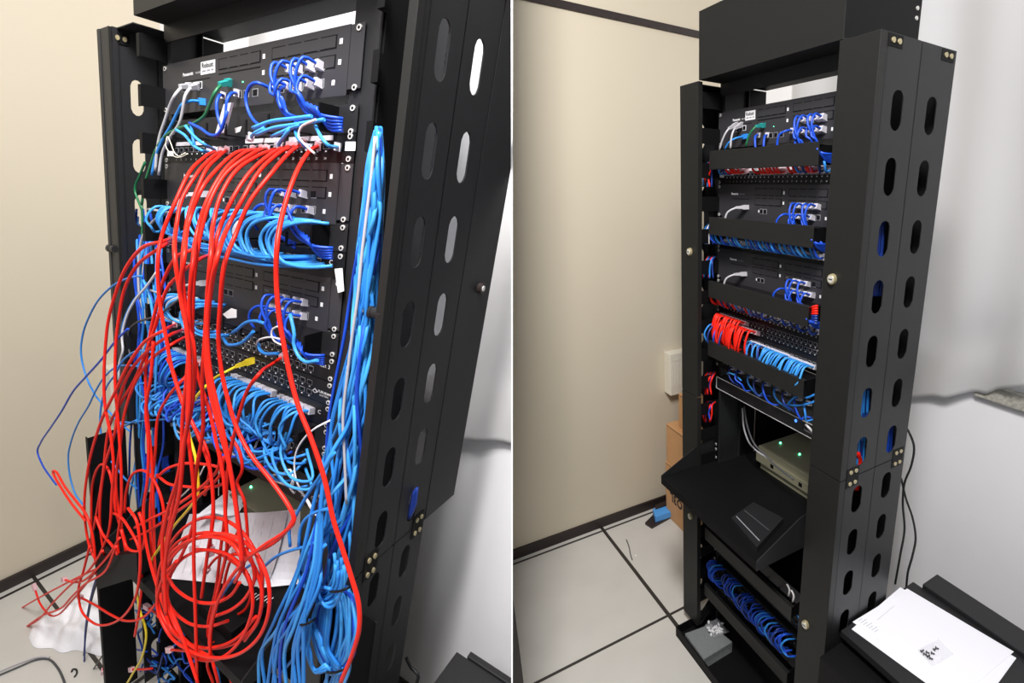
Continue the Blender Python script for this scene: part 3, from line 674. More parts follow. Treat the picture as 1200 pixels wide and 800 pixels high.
# papers and the screw bag on the right cabinet
z = ZC + .001
q = on_('R', ((1159, 803), (1191, 771), (1055, 688), (998, 735)), z); q = on_('R', ((1085, 812), (1191, 771), (1057, 688), (998, 735)), z)
def quad(s, a, b, c, z): return [a, b, c, a + c - b]
b_, a_, c_ = on('R', 1055, 688, 'Z', z), on('R', 998, 737, 'Z', z), on('R', 1191, 771, 'Z', z)
o = sheet('R', [a_, b_, c_, a_ + c_ - b_], z, PAP, 'white sheet under another on the low black cabinet, its left edge showing')
b_, a_, c_ = on('R', 1065, 690, 'Z', z), on('R', 999, 729, 'Z', z), on('R', 1188, 764, 'Z', z)
b_ = on('R', 1063, 690, 'Z', z)
o = sheet('R', [a_, b_, c_, a_ + c_ - b_], z + .0012, PAP, 'topmost white sheet on the low black cabinet with faint lines of print in a corner')
e1 = (b_ - a_); e2 = (c_ - b_)
gi = mat('faint_grey_ink', (0.42, 0.42, 0.48), 0.7)
for k in range(7):
    p0 = a_ + e1 * 0.06 + e2 * (0.02 + 0.028 * k); p1 = p0 + e1 * (0.10 if k % 2 else 0.07)
    MB('R').prism([(p[0], p[1], z + .0019) for p in (p0, p1, p1 + e2 * .005, p0 + e2 * .005)], (0, 0, .0001)).build('printed_line', gi, o)
p0 = a_ + e1 * .25 + e2 * .11; p1 = a_ + e1 * .6 + e2 * .08
MB('R').prism([(p[0], p[1], z + .0019) for p in (p0, p1, p1 + e2 * .003, p0 + e2 * .003)], (0, 0, .0001)).build('printed_line', gi, o)
bq = on_('R', ((1076, 763), (1092, 782), (1117, 768), (1099, 751)), z)
sheet('R', bq, z + .003, BAG, 'small clear plastic bag of black screws on the white sheets', th=0.004, name='screw_bag', curl=.002, cat='bag')
for i, (u, v, w_) in enumerate(((1080, 763, 0), (1083, 766, 1), (1087, 769, 0), (1090, 771, 1), (1092, 765, 1), (1095, 761, 0), (1086, 764, 1), (1097, 759, 1))):
    a = on('R', u, v, 'Z', z + .004); d_ = (0.006, 0.002, 0.001) if w_ else (0.001, 0.007, 0.001)
    o = MB('R').cyl(a, a + np.array(d_), 0.0018, 8).cyl(a - np.array(d_) * .25, a, 0.0040, 10, .0034).build('black_screw', TIE)
    tag(o, 'tiny black screw inside the clear bag on the white sheets', 'screw', 'black screws in the bag on the sheets')
# wall boxes
for s in 'LR':
    B_ = thing(s, 'wall_socket_box', 'cream ribbed plastic box fixed to the beige wall behind the ' + ADJ[s], 'socket box', (-0.78, 0.3, -1.13))
    MB(s).box(-0.81, -0.748, 0.240, 0.36, -1.130, -0.925, .003).build('case', CRM, B_)
    mb = MB(s)
    for k in range(7): mb.box(-0.7485, -0.7465, 0.248 + k * .015, 0.254 + k * .015, -1.085, -0.975)
    mb.box(-0.7485, -0.7465, 0.246, 0.355, -0.958, -0.954).build('ribs', CRM, B_)
# cardboard boxes
def carton(x0, x1, y0, y1, z0, z1, label, txt=None):
    B_ = thing('R', 'cardboard_box', label, 'box', ((x0 + x1) / 2, (y0 + y1) / 2, z0), 'cardboard boxes stacked behind the tidied rack')
    MB('R').box(x0, x1, y0, y1, z0, z1, .003).build('carton', CRD, B_)
    MB('R').box(x0, x1, (y0 + y1) / 2 - .002, (y0 + y1) / 2 + .002, z1, z1 + .0006).box(x0 + .01, x1 - .01, y0 - .0006, y0, z1 - .010, z1 - .008).build('flap_seam', BRD, B_)
    if txt: text('R', txt, (x0 + 0.016 + .12, y0 - .0005, z1 - 0.012), 0.062, B_, BKI, 'printed_text', ux=(-1, 0, 0), uy=(0, 0, -1), stretch=-1.0 if False else 1.0, bold=.03)
carton(-0.715, -0.45, 0.188, 0.50, FZ, -1.440, 'bottom cardboard box behind the tidied rack with big black letters upside down')
a0 = on('R', 785.5, 574, 'Y', 0.187)
_b = [o for o in C.objects if o.name.startswith('cardboard_box')][0]
text('R', 'O3L', (a0[0] + 0.115, 0.1865, a0[2] - 0.010), 0.064, _b, BKI, 'printed_text', ux=(-1, 0, 0), uy=(0, 0, -1), bold=.03)
carton(-0.705, -0.45, 0.190, 0.48, -1.440, -1.240, 'middle cardboard box of the stack beside the beige wall')
carton(-0.640, -0.45, 0.22, 0.46, -1.240, -1.075, 'small top cardboard box of the stack under the wall box')
# blue plastic piece on a black pad
q = on_('R', ((756, 612), (764, 617), (800, 597), (800, 578), (772, 596)), FZ + .012)
tag(MB('R').prism([(p[0], p[1], FZ) for p in q], (0, 0, .012)).build('black_pad', BRD), 'flat black pad on the floor tiles beside the bottom cardboard box', 'pad')
q = on_('R', ((765, 596), (768, 606), (786, 600), (786, 591)), FZ + .040)
tag(MB('R').prism([(p[0], p[1], FZ + .012) for p in q], (0, 0, .028)).build('blue_plastic_block', SKB), 'bright blue plastic block lying on the flat black pad', 'block')
q = on_('R', ((768, 592), (768, 596), (786, 590), (784, 585)), FZ + .045)
tag(MB('R').prism([(p[0], p[1], FZ + .012) for p in q], (0, 0, .035)).build('black_tool_bag', BRD), 'small black bundle behind the bright blue block', 'bag')
# plastic box of clips on the rack base
q = on_('R', ((803, 742), (825, 772), (858, 752), (833, 731)), -1.690)
B_ = thing('R', 'clip_box', 'frosted plastic box of white clips on the base of the tidied rack', 'box', (0.04, -.05, -1.734))
MB('R').prism([(p[0], p[1], -1.733) for p in q], (0, 0, .040)).build('box_body', CLR, B_)
MB('R').prism([(p[0], p[1], -1.6925) for p in q], (0, 0, .003)).build('lid', CLR, B_)
for i in range(26):
    u, v = rnd.gauss(840, 5), rnd.gauss(739, 3.2); a = on('R', u, v, 'Z', -1.687); d_ = np.array([rnd.uniform(-1, 1), rnd.uniform(-1, 1), rnd.uniform(-.3, .5)]); d_ *= .006 / np.linalg.norm(d_)
    a[2] = -1.6865 + rnd.uniform(0, .012)
    o = MB('R').cyl(a - d_, a + d_, .0026, 6).mat(0).box(a[0] - .003, a[0] + .003, a[1] - .003, a[1] + .003, a[2] - .002, a[2] + .002).build('white_clip', WHT)
    tag(o, 'tiny white plastic clip in the bag on the frosted box', 'clip', 'white clips on the frosted box')
q = on_('R', ((826, 735), (836, 749), (855, 742), (840, 727)), -1.68)
sheet('R', q, -1.672, BAG, 'clear plastic bag holding white clips on the frosted box', th=.002, curl=.006, name='clip_bag', cat='bag')
# white cloth on the left floor
def cloth(s):
    rr = random.Random(4); nr, na = 22, 72; c = on(s, 84, 726, 'Z', FZ); V = []; ph = [rr.uniform(0, 6) for _ in range(8)]
    ed = [(31, 748), (44, 758), (62, 761), (86, 763), (104, 764), (121, 768), (130, 740), (122, 700), (108, 678), (92, 700), (78, 716), (60, 722), (42, 734)]
    E_ = [on(s, u, v, 'Z', FZ) - c for u, v in ed]; angs = sorted((math.atan2(e[1], e[0]), math.hypot(e[0], e[1])) for e in E_)
    def rad(a):
        A = [(x - 2 * PI, r) for x, r in angs[-1:]] + angs + [(x + 2 * PI, r) for x, r in angs[:1]]
        for (a0, r0), (a1, r1) in zip(A, A[1:]):
            if a0 <= a <= a1: t = (a - a0) / (a1 - a0 + 1e-9); return r0 + (r1 - r0) * t
        return angs[0][1]
    for i in range(nr + 1):
        t = i / nr
        for j in range(na):
            a = -PI + 2 * PI * j / na; R_ = rad(a) * (1 + .04 * math.sin(a * 9 + ph[0]))
            x, y = c[0] + R_ * t * math.cos(a), c[1] + R_ * t * math.sin(a)
            h = 0.050 * (1 - t ** 2) ** .8 * (0.7 + .3 * math.sin(x * 37 + ph[1] + y * 20) + .25 * math.sin(y * 55 + ph[2] - x * 30) + .12 * math.sin(x * 110 + y * 90 + ph[3])) + .006
            V.append((x, y, FZ + max(.0015, h if t < 1 else .0015)))
    F = [(i * na + j, i * na + (j + 1) % na, (i + 1) * na + (j + 1) % na, (i + 1) * na + j) for i in range(nr) for j in range(na)]
    o = MB(s).add(V, F).build('cloth', CLO, smooth=True); tag(o, 'crumpled white cloth lying on the floor tiles under the red cords', 'cloth')
cloth('L')
#MARK3
# ------------------------------------------------------------------ cables of the tangled rack (left room)
RR = 0.0029
def red(pts, y, label, plug=(), group=None, r=.0027, **k):
    return cord('L', px('L', pts, y), r, RED, label, 'cable', group, plug, pm=PNK, name='network_cable', **k)
ten = [  # the ten that pour out of the numbered panel
 [(253,177,-.01),(240,184,-.10),(222,202,-.16),(205,238,-.20),(190,275,-.22),(185,305),(186,340),(188,360),(195,397),(201,430),(214,470),(232,510),(245,545),(250,600),(243,650),(236,700)],
 [(260,177,-.01),(248,185,-.10),(232,202,-.16),(213,234,-.20),(207,264,-.22),(205,300),(210,337),(217,375),(226,400),(228,440),(224,480),(215,520),(208,560),(196,600),(190,640),(196,700),(215,750),(232,800)],
 [(266,176,-.01),(255,185,-.10),(240,202,-.16),(222,248,-.20),(215,290,-.22),(214,325),(217,355),(222,390),(219,440),(214,490),(212,540),(203,590),(190,660)],
 [(297,175,-.01),(275,180,-.10),(252,201,-.16),(236,222,-.20),(222,258,-.22),(216,300),(212,345),(218,380),(222,420),(222,480),(216,520),(210,580),(200,620),(193,670),(195,720)],
 [(307,174,-.01),(285,180,-.10),(262,201,-.16),(243,234,-.20),(231,272,-.22),(225,315),(222,360),(223,400),(221,450),(220,500),(226,560),(228,600),(227,650),(229,720),(231,800)],
 [(313,174,-.01),(296,180,-.10),(266,202,-.16),(247,234,-.20),(235,275,-.22),(228,320),(226,365),(226,400),(232,440),(245,480),(254,520),(262,560),(264,600),(266,640),(258,680),(247,730),(246,760),(256,800)],
 [(329,172,-.01),(300,184,-.10),(276,201,-.16),(258,231,-.20),(250,262,-.22),(247,300),(243,350),(241,400),(243,440),(251,480),(262,520),(272,560),(278,600),(286,650)],
 [(339,171,-.01),(318,180,-.10),(293,202,-.16),(272,234,-.20),(256,272,-.22),(250,300),(245,335),(240,397),(237,450),(238,500),(229,560),(227,610),(213,650),(199,672),(191,700),(200,735),(222,755),(245,769)],
 [(346,171,-.01),(326,180,-.10),(303,202,-.16),(284,234,-.20),(268,264,-.22),(255,300),(247,340),(243,390),(247,440),(258,490),(268,540),(276,590),(282,640),(284,660)],
 [(356,168,-.01),(338,180,-.10),(319,202,-.16),(293,236,-.20),(276,275,-.22),(263,310),(258,360),(256,398),(260,437),(269,475),(277,500),(292,530),(317,562),(338,592),(345,608),(335,622),(308,640),(282,662),(257,700),(247,740),(246,770)]]
ORD = ['leftmost', 'second from the left', 'third from the left', 'fourth from the left', 'fifth from the left', 'sixth from the left', 'seventh from the left', 'eighth from the left', 'ninth from the left', 'rightmost']
for i, P in enumerate(ten):
    P = [(p[0], p[1], p[2] if len(p) > 2 else -.235 - .012 * ((i * 3) % 5) + .00005 * (p[1] - 300)) for p in P]
    red(P, -.2, 'red cord of the ten pouring from the numbered panel, %s' % ORD[i], plug=('a',))
red([(373,171,-.01),(362,178,-.06),(347,203,-.12),(334,240,-.16),(325,285),(324,330),(327,370),(332,400),(340,440),(350,477),(364,512),(380,560),(391,610),(402,645),(413,680),(420,705),(421,735),(414,763),(399,800)], -.20,
    'long red cord falling alone down the right over the blue bundle', plug=('a',), r=.0031)
red([(331,418,-.02),(318,427,-.06),(303,439),(290,457),(280,487),(272,520),(267,550),(264,600),(259,640),(253,690),(244,730),(245,768)], -.18, 'red cord curving left and down from the panel marked Cat 3', plug=('a',))
# cords leaving to the left
outs = [
 ([(200,280,-.05),(190,283),(167,290),(147,315),(135,345),(127,375),(124,400),(122,437),(123,475),(130,512),(133,545),(131,580),(128,620),(112,660)], -.20, 'red cord bowing far out over the left cable manager, outer of the two'),
 ([(203,284,-.05),(188,290),(160,312),(145,342),(139,375),(136,400),(135,450),(139,500),(142,550),(142,600),(138,640),(146,680)], -.19, 'red cord bowing out over the left cable manager, inner of the two'),
 ([(236,291,-.05),(222,294),(207,301),(191,330),(183,360),(176,392),(171,430),(172,480),(178,540),(180,600),(181,650),(183,690)], -.17, 'red cord dipping from behind the blue loops towards the left edge of the shelf'),
 ([(252,297,-.05),(230,306),(212,320),(195,340),(185,372),(176,400),(160,440),(140,475),(128,500),(120,560),(110,620)], -.18, 'red cord crossing steeply from the blue loops down to the left'),
 ([(205,380,-.05),(190,388),(170,400),(150,428),(137,455),(118,495),(103,550),(99,600),(105,640),(120,670)], -.20, 'thick looking red cord sweeping from the rack to the far left edge'),
 ([(216,386,-.05),(195,395),(172,412),(152,436),(139,470),(135,505),(122,550),(117,610),(122,650)], -.19, 'red cord sweeping left just inside the outermost sweep'),
 ([(228,390,-.05),(200,404),(178,420),(160,445),(147,480),(141,520),(136,570),(143,620),(150,660)], -.18, 'red cord running from the middle of the rack to the left beside a blue bundle'),
 ([(232,425,-.04),(214,445),(197,465),(185,490),(182,530),(178,570),(176,610),(180,660),(190,700),(207,740)], -.15, 'red cord arching over the dark blue coils at the left'),
 ([(196,420,-.14),(205,440),(210,463),(223,492),(240,520),(246,545),(240,580)], -.14, 'short red cord slanting right behind the others below the middle telephone unit'),
 ([(180,400,-.2),(177,440),(171,480),(174,520),(173,560),(168,600),(172,640),(182,680),(196,720),(212,750),(233,770)], -.2, 'red cord falling steeply along the left upright to the bottom of the coil'),
]
for P, y, l in outs: red(P, y, l, plug=('a',) if P[0][2] > -.1 else ())
# loose ends and loops at the lower left
loops = [
 ([(105,640),(98,668),(92,692),(95,714),(110,730),(136,728),(156,706),(163,680),(164,640),(160,610),(150,595)], -.21, 'red cord hanging in a deep U over the white cloth', ()),
 ([(118,664),(96,674),(80,682),(46,700),(12,720)], -.20, 'red cord pointing left with its clear plug furthest out', ('b',)),
 ([(41,690),(46,705),(58,720),(68,720),(84,704),(96,690),(110,672),(122,655)], -.20, 'red cord with a clear plug turned up over the floor tiles', ('a',)),
 ([(76,679),(86,682),(98,680),(112,668),(128,650),(140,630)], -.21, 'red cord ending in a clear plug beside the dark baseboard', ('a',)),
 ([(28,736),(50,721),(72,712),(85,698),(100,684),(124,668),(136,640)], -.22, 'red cord whose bend lies furthest down left, upper side', ()),
 ([(28,736),(46,725),(62,706),(84,684),(104,668),(120,645)], -.215, 'red cord whose bend lies furthest down left, lower side', ()),
 ([(95,700),(112,709),(130,720),(146,727),(166,724),(182,707),(190,680),(194,650),(197,620)], -.19, 'red cord in a wide bow over the clear plug below the black block', ('a',)),
 ([(100,610),(84,590),(72,572),(63,556),(62,552),(66,553),(76,570),(90,588),(101,603),(108,625),(112,660)], -.21, 'red cord folded into a narrow loop sticking out at the far left', ()),
 ([(108,650),(107,600),(108,570),(114,549),(121,544),(128,552),(133,575),(136,600),(144,625),(152,655)], -.18, 'red cord in a small upright arch over the black cover', ()),
 ([(146,600),(148,575),(155,556),(165,551),(172,553),(180,562),(188,580),(192,600),(186,640)], -.17, 'red cord in an upright arch left of the yellow cord', ()),
 ([(183,560),(196,549),(216,543),(240,544),(258,549),(266,560),(258,568),(240,571),(218,570),(196,566),(184,556)], -.16, 'red cord lying in a flat wide oval loop above the shelf', ()),
 ([(262,535),(260,552),(250,566),(232,582),(212,596),(190,612),(170,624),(153,632)], -.17, 'red cord bending from the black wires down to the left with a cut end', ()),
 ([(258,530),(256,548),(244,563),(224,580),(200,596),(176,608),(158,618)], -.19, 'red cord running parallel above the bent one with a cut end', ()),
 ([(271,512),(281,530),(284,550),(278,566),(286,585),(288,600),(290,640),(284,668)], -.13, 'thin looking dark red cord behind the green lamp', ()),
 ([(130,730),(126,750),(124,765),(121,785)], -.15, 'short red cord hanging straight down with a clear plug at the bottom left', ('b',)),
 ([(142,620),(148,640),(160,646),(168,640),(169,620),(163,600)], -.20, 'red cord in a tight U beside the black block', ()),
 ([(130,600),(142,606),(152,620),(162,640),(166,680),(163,715),(158,745)], -.19, 'red cord curling over the black block and down', ()),
 ([(112,605),(120,625),(132,640),(138,652),(130,668),(112,672)], -.20, 'red cord crossing itself just left of the black block', ()),
 ([(186,722,-.2),(180,716),(174,712)], -.12, 'red stub of cord with a clear plug over the blue cords, upper one', ('b',)),
 ([(247,762),(225,763),(212,762),(200,761)], -.16, 'red cord end with a clear plug pointing left at the foot of the coil', ('b',)),
 ([(178,783),(168,784),(155,784)], -.13, 'short red stub near the bottom edge among dark blue cords', ('b',)),
 ([(247,765),(243,780),(250,800)], -.17, 'red cord leaving the foot of the coil straight down', ()),
 ([(250,752),(262,775),(272,800)], -.18, 'red cord leaving the foot of the coil down to the right', ()),
]
for P, y, l, pg in loops: red(P, y, l, plug=pg)
# the coil over the paper
coil = [(246,690,62,74,0,'outermost'),(248,688,58,70,.5,'second'),(243,682,54,52,1.1,'third'),(246,700,50,62,2.0,'fourth'),(240,672,44,36,.3,'fifth'),(252,694,66,70,3.6,'sixth')]
for i, (cx, cy, rx, ry, ph, nm) in enumerate(coil):
    P = []
    for k in range(15):
        a = ph + 2 * PI * k / 13.3; w = 1 + .03 * math.sin(3 * a + i)
        P.append((cx + rx * w * math.cos(a), cy + ry * w * math.sin(a) + .8 * k * (1 if i % 2 else -1), -.20 - .006 * i - .001 * k))
    red(P, -.2, 'turn of red cord coiled over the printed sheet', group='turns of the red coil over the printed sheet')
red([(272,649),(285,650),(300,646),(318,638),(334,624),(346,604)], -.15, 'red cord lying right across the sheet towards the blue bundle', ())
for P, y, l in (([(229,643),(242,644),(256,648),(270,656),(286,670),(294,690),(290,710),(278,720),(260,722),(244,716)], -.12, 'red cord with a clear plug at the centre of the coil, curling right'),
                ([(243,666),(252,655),(262,648),(272,636),(280,620)], -.12, 'red cord with a clear plug slanting down left at the centre of the coil'),
                ([(247,642),(247,625),(249,600),(250,575)], -.10, 'dark red cord hanging onto the upper edge of the printed sheet'),
                ([(276,646),(268,662),(262,690),(262,720),(250,752)], -.12, 'red cord dropping from a plug on the right part of the sheet')): red(P, y, l, plug=('a',))
# yellow
cord('L', px('L', [(291,424,-.012),(280,428,-.03),(262,437,-.06),(244,450),(228,468),(220,485),(222,510),(229,535),(232,560),(232,580),(222,595),(205,615),(188,640),(172,665),(161,690),(164,715),(171,738),(168,765),(155,790),(148,802)], -.17), .0026, YEL, 'bright yellow cord winding down through the red ones', 'cable', None, ('a',), pm=YEL, boot=YEL)
# greys, green and blues at the top telephone unit (both rooms)
def unit_cords(s):
    A_ = ADJ[s]; L_ = s == 'L'; off = ()
    def P(pl, pr, yl, yr): return px(s, pl if L_ else pr, yl if L_ else yr)
    def go(pl, pr, col, lab, plug=('a',), r=.0026, yl=-.05, yr=-.035, pm=PLG, boot=None, name='network_cable'):
        cord(s, P(pl, pr, yl, yr), r, col, lab + ', ' + A_, 'cable', None, plug, pm=pm, boot=boot, name=name)
    go([(222,101,-.01),(214,102,-.03),(206,110),(199,124),(193,142),(187,160),(184,178),(182,200)], [(861,147,-.01),(853,152,-.03),(847,163),(843,176)], GRY, 'grey cord plugged in furthest left on the top telephone unit', pm=GRY, boot=GRY)
    go([(231,101,-.01),(224,103,-.03),(217,112),(214,130),(210,145),(200,160),(190,180),(186,205)], [(867,147,-.01),(860,152,-.03),(857,162),(856,174)], GRY, 'grey cord plugged in second from the left on the top telephone unit', pm=GRY, boot=GRY)
    go([(236,119,-.01),(225,118,-.03),(215,121),(209,130),(200,148),(190,165),(182,185),(178,205)], [(872,160,-.01),(862,162,-.03),(854,167),(849,176)], LBL, 'light blue cord below the grey plugs of the top telephone unit', pm=LBL)
    go([(268,97,-.01),(260,99,-.03),(252,108),(246,122),(240,135),(228,144),(208,151),(193,160),(183,175),(176,195),(170,215),(166,240)], [(893,147,-.01),(885,149,-.03),(878,158),(874,172)], GRN, 'dark green cord of the top telephone unit', pm=TEA, boot=TEA)
    for i, (a_, b_) in enumerate((([(262,112,-.01),(257,112,-.04),(254,120),(255,135),(260,150)], [(889,158,-.01),(885,160,-.03),(885,170),(886,180)]), ([(278,109,-.01),(270,110,-.04),(266,118),(265,130),(262,150)], [(899,158,-.01),(896,160,-.03),(895,170),(895,180)]))):
        go(a_, b_, BLU, 'blue cord in the left middle of the top telephone unit, %s of a pair' % ('left' if i == 0 else 'right'))
    go([(322,105,-.01),(314,102,-.03),(302,97),(292,102),(288,115),(291,130),(298,142),(310,150)], [(929,153,-.01),(922,153,-.03),(914,157),(911,166),(911,180)], BLU, 'blue cord arching alone between the socket groups of the top telephone unit')
    go([(337,100,-.01),(330,103,-.03),(326,110),(327,120),(330,128)], [(940,152,-.01),(935,155,-.03),(932,163),(932,172)], BLU, 'blue cord at the left edge of the right socket group of the top telephone unit')
unit_cords('L'); unit_cords('R')
def bank(s, k):                                # the cords of the right hand socket group of each telephone unit
    z0 = ZU[k]; A_ = ADJ[s]; nm = ['top', 'middle', 'lowest'][k]; g = 'blue cords bunched at the right of the %s telephone unit, %s room' % (nm, SIDEN[s])
    rows = {-0.041: 'upper', -0.0655: 'lower'}
    rr = random.Random(10 * k + (s == 'L')); col = BLU
    for z, xs in ((-0.041, (0.345, 0.362, 0.386, 0.403)), (-0.0655, (0.345, 0.362, 0.386, 0.403))):
        for j, x in enumerate(xs):
            if rr.random() < .12 and k: continue
            tx = (0.355 if x < .375 else 0.405) + rr.uniform(-.008, .008); dep = .040 if s == 'R' else .055
            P = [(x, -.012, z0 + z), (x - .003, -dep * .8, z0 + z + .004), ((x * 2 + tx) / 3 - .004, -dep, z0 + z - .016), (tx, -dep * .9 + rr.uniform(-.006, .006), z0 - .088), (tx + .006, -dep * .7, z0 - .108), (tx + .035, -.03, z0 - .118 - rr.uniform(0, .01))]
            cord(s, P, .0024, col, 'blue cord %s, %s socket row, %s telephone unit, %s' % (['leftmost', 'second from left', 'third from left', 'rightmost'][j], rows[z], nm, A_), 'cable', g, ('a',), step=.008)
    if k:
        x = .322; P = [(x + .004, -.012, z0 - .0655), (x - .006, -.035, z0 - .062), (x - .018, -.042, z0 - .075), (x - .020, -.040, z0 - .092), (x - .012, -.035, z0 - .105)]
        cord(s, P, .0024, col, 'blue cord arching left of the bunch on the %s telephone unit in the %s' % (nm, A_), 'cable', None, ('a',), step=.008)
        P = [(.130, -.012, z0 - .052), (.118, -.030, z0 - .054), (.098, -.042, z0 - .066), (.088, -.044, z0 - .086), (.070 if s == 'R' else -.02, -.040, z0 - .105 if s == 'R' else z0 - .09)]
        cord(s, P, .0027, GRY, 'grey cord plugged into the left of the %s telephone unit in the %s' % (nm, A_), 'cable', None, ('a',), pm=GRY, boot=GRY, step=.008)
    # bundle tail
    for i in range(5):
        P = [(.40 + .008 * i, -.04, z0 - .095 - .003 * i), (.425 + .004 * i, -.045 - .003 * i, z0 - .110), (.445, -.045 + .004 * i, z0 - .118 - .004 * i), (.462, -.02, z0 - .120 - .004 * i)]
        cord(s, P, .0024, BLU, 'blue cord end tucked under the right of the %s telephone unit in the %s' % (nm, A_), 'cable', 'tucked blue cord ends under the %s telephone unit, %s room' % (nm, SIDEN[s]), step=.01)
for s in 'LR':
    for k in range(3): bank(s, k)
def arcs(s, n, xa, xb, zp, zt, cols, label, group, depth=.052, dx=.02, jit=.006, plug=True, r=.0025, run=.05, seed=1, pm=PLG, lift=.004, y0=-.012, back=.02):
    rr = random.Random(seed)
    for i in range(n):
        x = xa + (xb - xa) * i / max(1, n - 1) + rr.uniform(-jit, jit) * .4; d = depth * rr.uniform(.75, 1.05); j = lambda: rr.uniform(-jit, jit)
        P = [(x, y0, zp), (x + dx * .1, -d * .75, zp + lift * (1 if zt < zp else -1)), (x + dx * .45 + j(), -d, (zp * .6 + zt * .4) + j()), (x + dx + j(), -d * .9, (zp * .15 + zt * .85) + j()), (x + dx + run * .5 + j(), -d * .7, zt + j()), (x + dx + run + j(), -back, zt + j() + .002)]
        c = cols[i % len(cols)] if isinstance(cols, list) else cols
        cord(s, P, r, c, label, 'cable', group, ('a',) if plug else (), pm=pm, step=.009, ns=7)
# HM2 : loops from the tray up to the panel underneath
arcs('L', 9, .035, .110, -.272, -.318, [SKY, LBL, SKY], 'light blue cord looping at the left of the fullest tray', 'light blue loops, left part of the tray, tangled rack', depth=.075, dx=-.008, run=-.01, seed=2, plug=False)
arcs('L', 9, .120, .205, -.268, -.322, [SKY, LBL, LBL], 'light blue cord slanting behind red ones in the fullest tray', 'light blue cords slanting behind the red ones', depth=.062, dx=.045, run=.03, seed=3, plug=False)
def cloops(s, n, xa, xb, z1, z0, cols, label, group, depth, bow, seed, r=.0026):
    rr = random.Random(seed)
    for i in range(n):
        x = xa + (xb - xa) * i / max(1, n - 1) + rr.uniform(-.004, .004); b = bow * rr.uniform(.8, 1.2); d = depth * rr.uniform(.85, 1.1); dz = rr.uniform(-.003, .003)
        P = [(x + .045, -.015, z1 + .002 + dz), (x + .022, -d * .8, z1 + .003 + dz), (x - b * .5, -d, z1 - .012 + dz), (x - b, -d * 1.02, (z1 + z0) / 2 + dz), (x - b * .4, -d * .95, z0 + .008 + dz), (x + .018, -d * .8, z0 + dz), (x + .045, -d * .55, z0 + .001 + dz), (x + .06, -.018, z0 + .004 + dz)]
        cord(s, P, r, cols[i % len(cols)], label, 'cable', group, step=.009, ns=7)
cloops('L', 15, .235, .335, -.268, -.334, [SKY, LBL, SKY], 'C-shaped light blue cord in the middle of the fullest tray', 'C shaped light blue loops in the middle of the tray', .066, .018, 5)
cloops('L', 7, .362, .405, -.272, -.338, [SKY, SKY, LBL], 'C-shaped light blue cord at the right end of the fullest tray', 'C shaped light blue loops at the right end of the tray', .064, .018, 6)
for i in range(10):                            # lower bundle along the tray
    rr = random.Random(60 + i); y = -.035 - rr.uniform(0, .035); z = -.325 - rr.uniform(0, .02)
    cord('L', [(.04 + rr.uniform(0, .12), y, z + .01), (.16, y - .004, z + rr.uniform(-.004, .004)), (.27, y + .003, z - .002), (.36, y, z - rr.uniform(0, .006)), (.43, -.02, z + .004)], .0025, LBL, 'light blue cord running along the bottom of the tray, tangled rack', 'cable', 'light blue cords along the bottom of the tray, tangled rack')
# HM3
cloops('L', 7, .035, .085, -.455, -.505, [SKY, LBL, GRY], 'cord curling at the left end under the lowest telephone unit', 'curls at the left end of the tray under the lowest telephone unit', .060, .014, 8)
cloops('L', 5, .130, .165, -.452, -.512, [LBL, SKY], 'light blue cord curling beside the white clip of the tangled rack', 'curls beside the white clip', .058, .012, 9)
for P, c_, l in (([(272,390,-.03),(278,386),(288,378),(300,376),(310,379)], LBL, 'short light blue cord left of the lower blue bunch, upper'),
               ([(262,396,-.03),(268,404),(282,402),(290,396),(297,388)], LBL, 'short light blue cord left of the lower blue bunch, lower'),
               ([(340,368,-.05),(345,392),(344,402),(349,416),(358,424),(372,422)], SKY, 'sky blue cord bending like a hook under the lower blue bunch'),
               ([(303,402,-.03),(305,410),(310,414),(326,414)], LBL, 'short blue cord over the white dots left of the white wire')):
    cord('L', px('L', P, -.055), .003, c_, l, 'cable')
# PP5 rows
arcs('L', 9, .030, .125, -.590, -.652, [LBL, BLU, LBL], 'blue cord arching at the left of the widest blue tangle', 'blue arches, left part of the widest tangle', depth=.09, dx=-.02, run=-.01, seed=12)
arcs('L', 13, .235, .345, -.595, -.665, [LBL, SKY, LBL], 'plugged light blue cord in the middle of the widest tangle', 'plugged light blue cords, middle of the widest tangle', depth=.085, dx=.012, run=.05, seed=13, jit=.012)
arcs('L', 9, .365, .435, -.598, -.668, [LBL, SKY, LBL], 'light blue cord at the right end of the widest blue tangle', 'plugged light blue cords, right end of the widest tangle', depth=.075, dx=-.012, run=-.03, seed=14, jit=.010)
rr = random.Random(21)
for i in range(34):
    x = rr.uniform(.05, .40); z = rr.uniform(-.665, -.700); d = rr.uniform(.05, .10); L2 = rr.uniform(.06, .15) * rr.choice((-1, 1)); sag = rr.uniform(.005, .035)
    P = [(x, -.03, z + .02), (x + L2 * .2, -d, z + .005), (x + L2 * .5, -d - .01, z - sag), (x + L2 * .8, -d, z - sag * .6), (min(.45, max(.02, x + L2)), -.035, z + rr.uniform(-.01, .02))]
    cord('L', P, .0025, rr.choice([LBL, LBL, SKY, BLU]), 'light blue cord sagging crosswise at the bottom of the widest blue tangle', 'cable', 'crosswise light blue cords under the widest tangle')
for i in range(9):
    x = .16 + .028 * i; P = [(x, -.012, -.690), (x + .004, -.04, -.694), (x + .02, -.06, -.72), (x + .045, -.05, -.742), (x + .07, -.03, -.735)]
    cord('L', P, .0023, LBL if i % 3 else GRY, 'thin cord drooping from the panel below the widest blue tangle', 'cable', 'drooping cords below the widest tangle', ('a',))
arcs('L', 9, .03, .12, -.690, -.735, [BLU, LBL, NVY], 'dark blue cord at the left end below the widest tangle', 'dark blue cords at the left end below the widest tangle', depth=.06, dx=.01, seed=17)
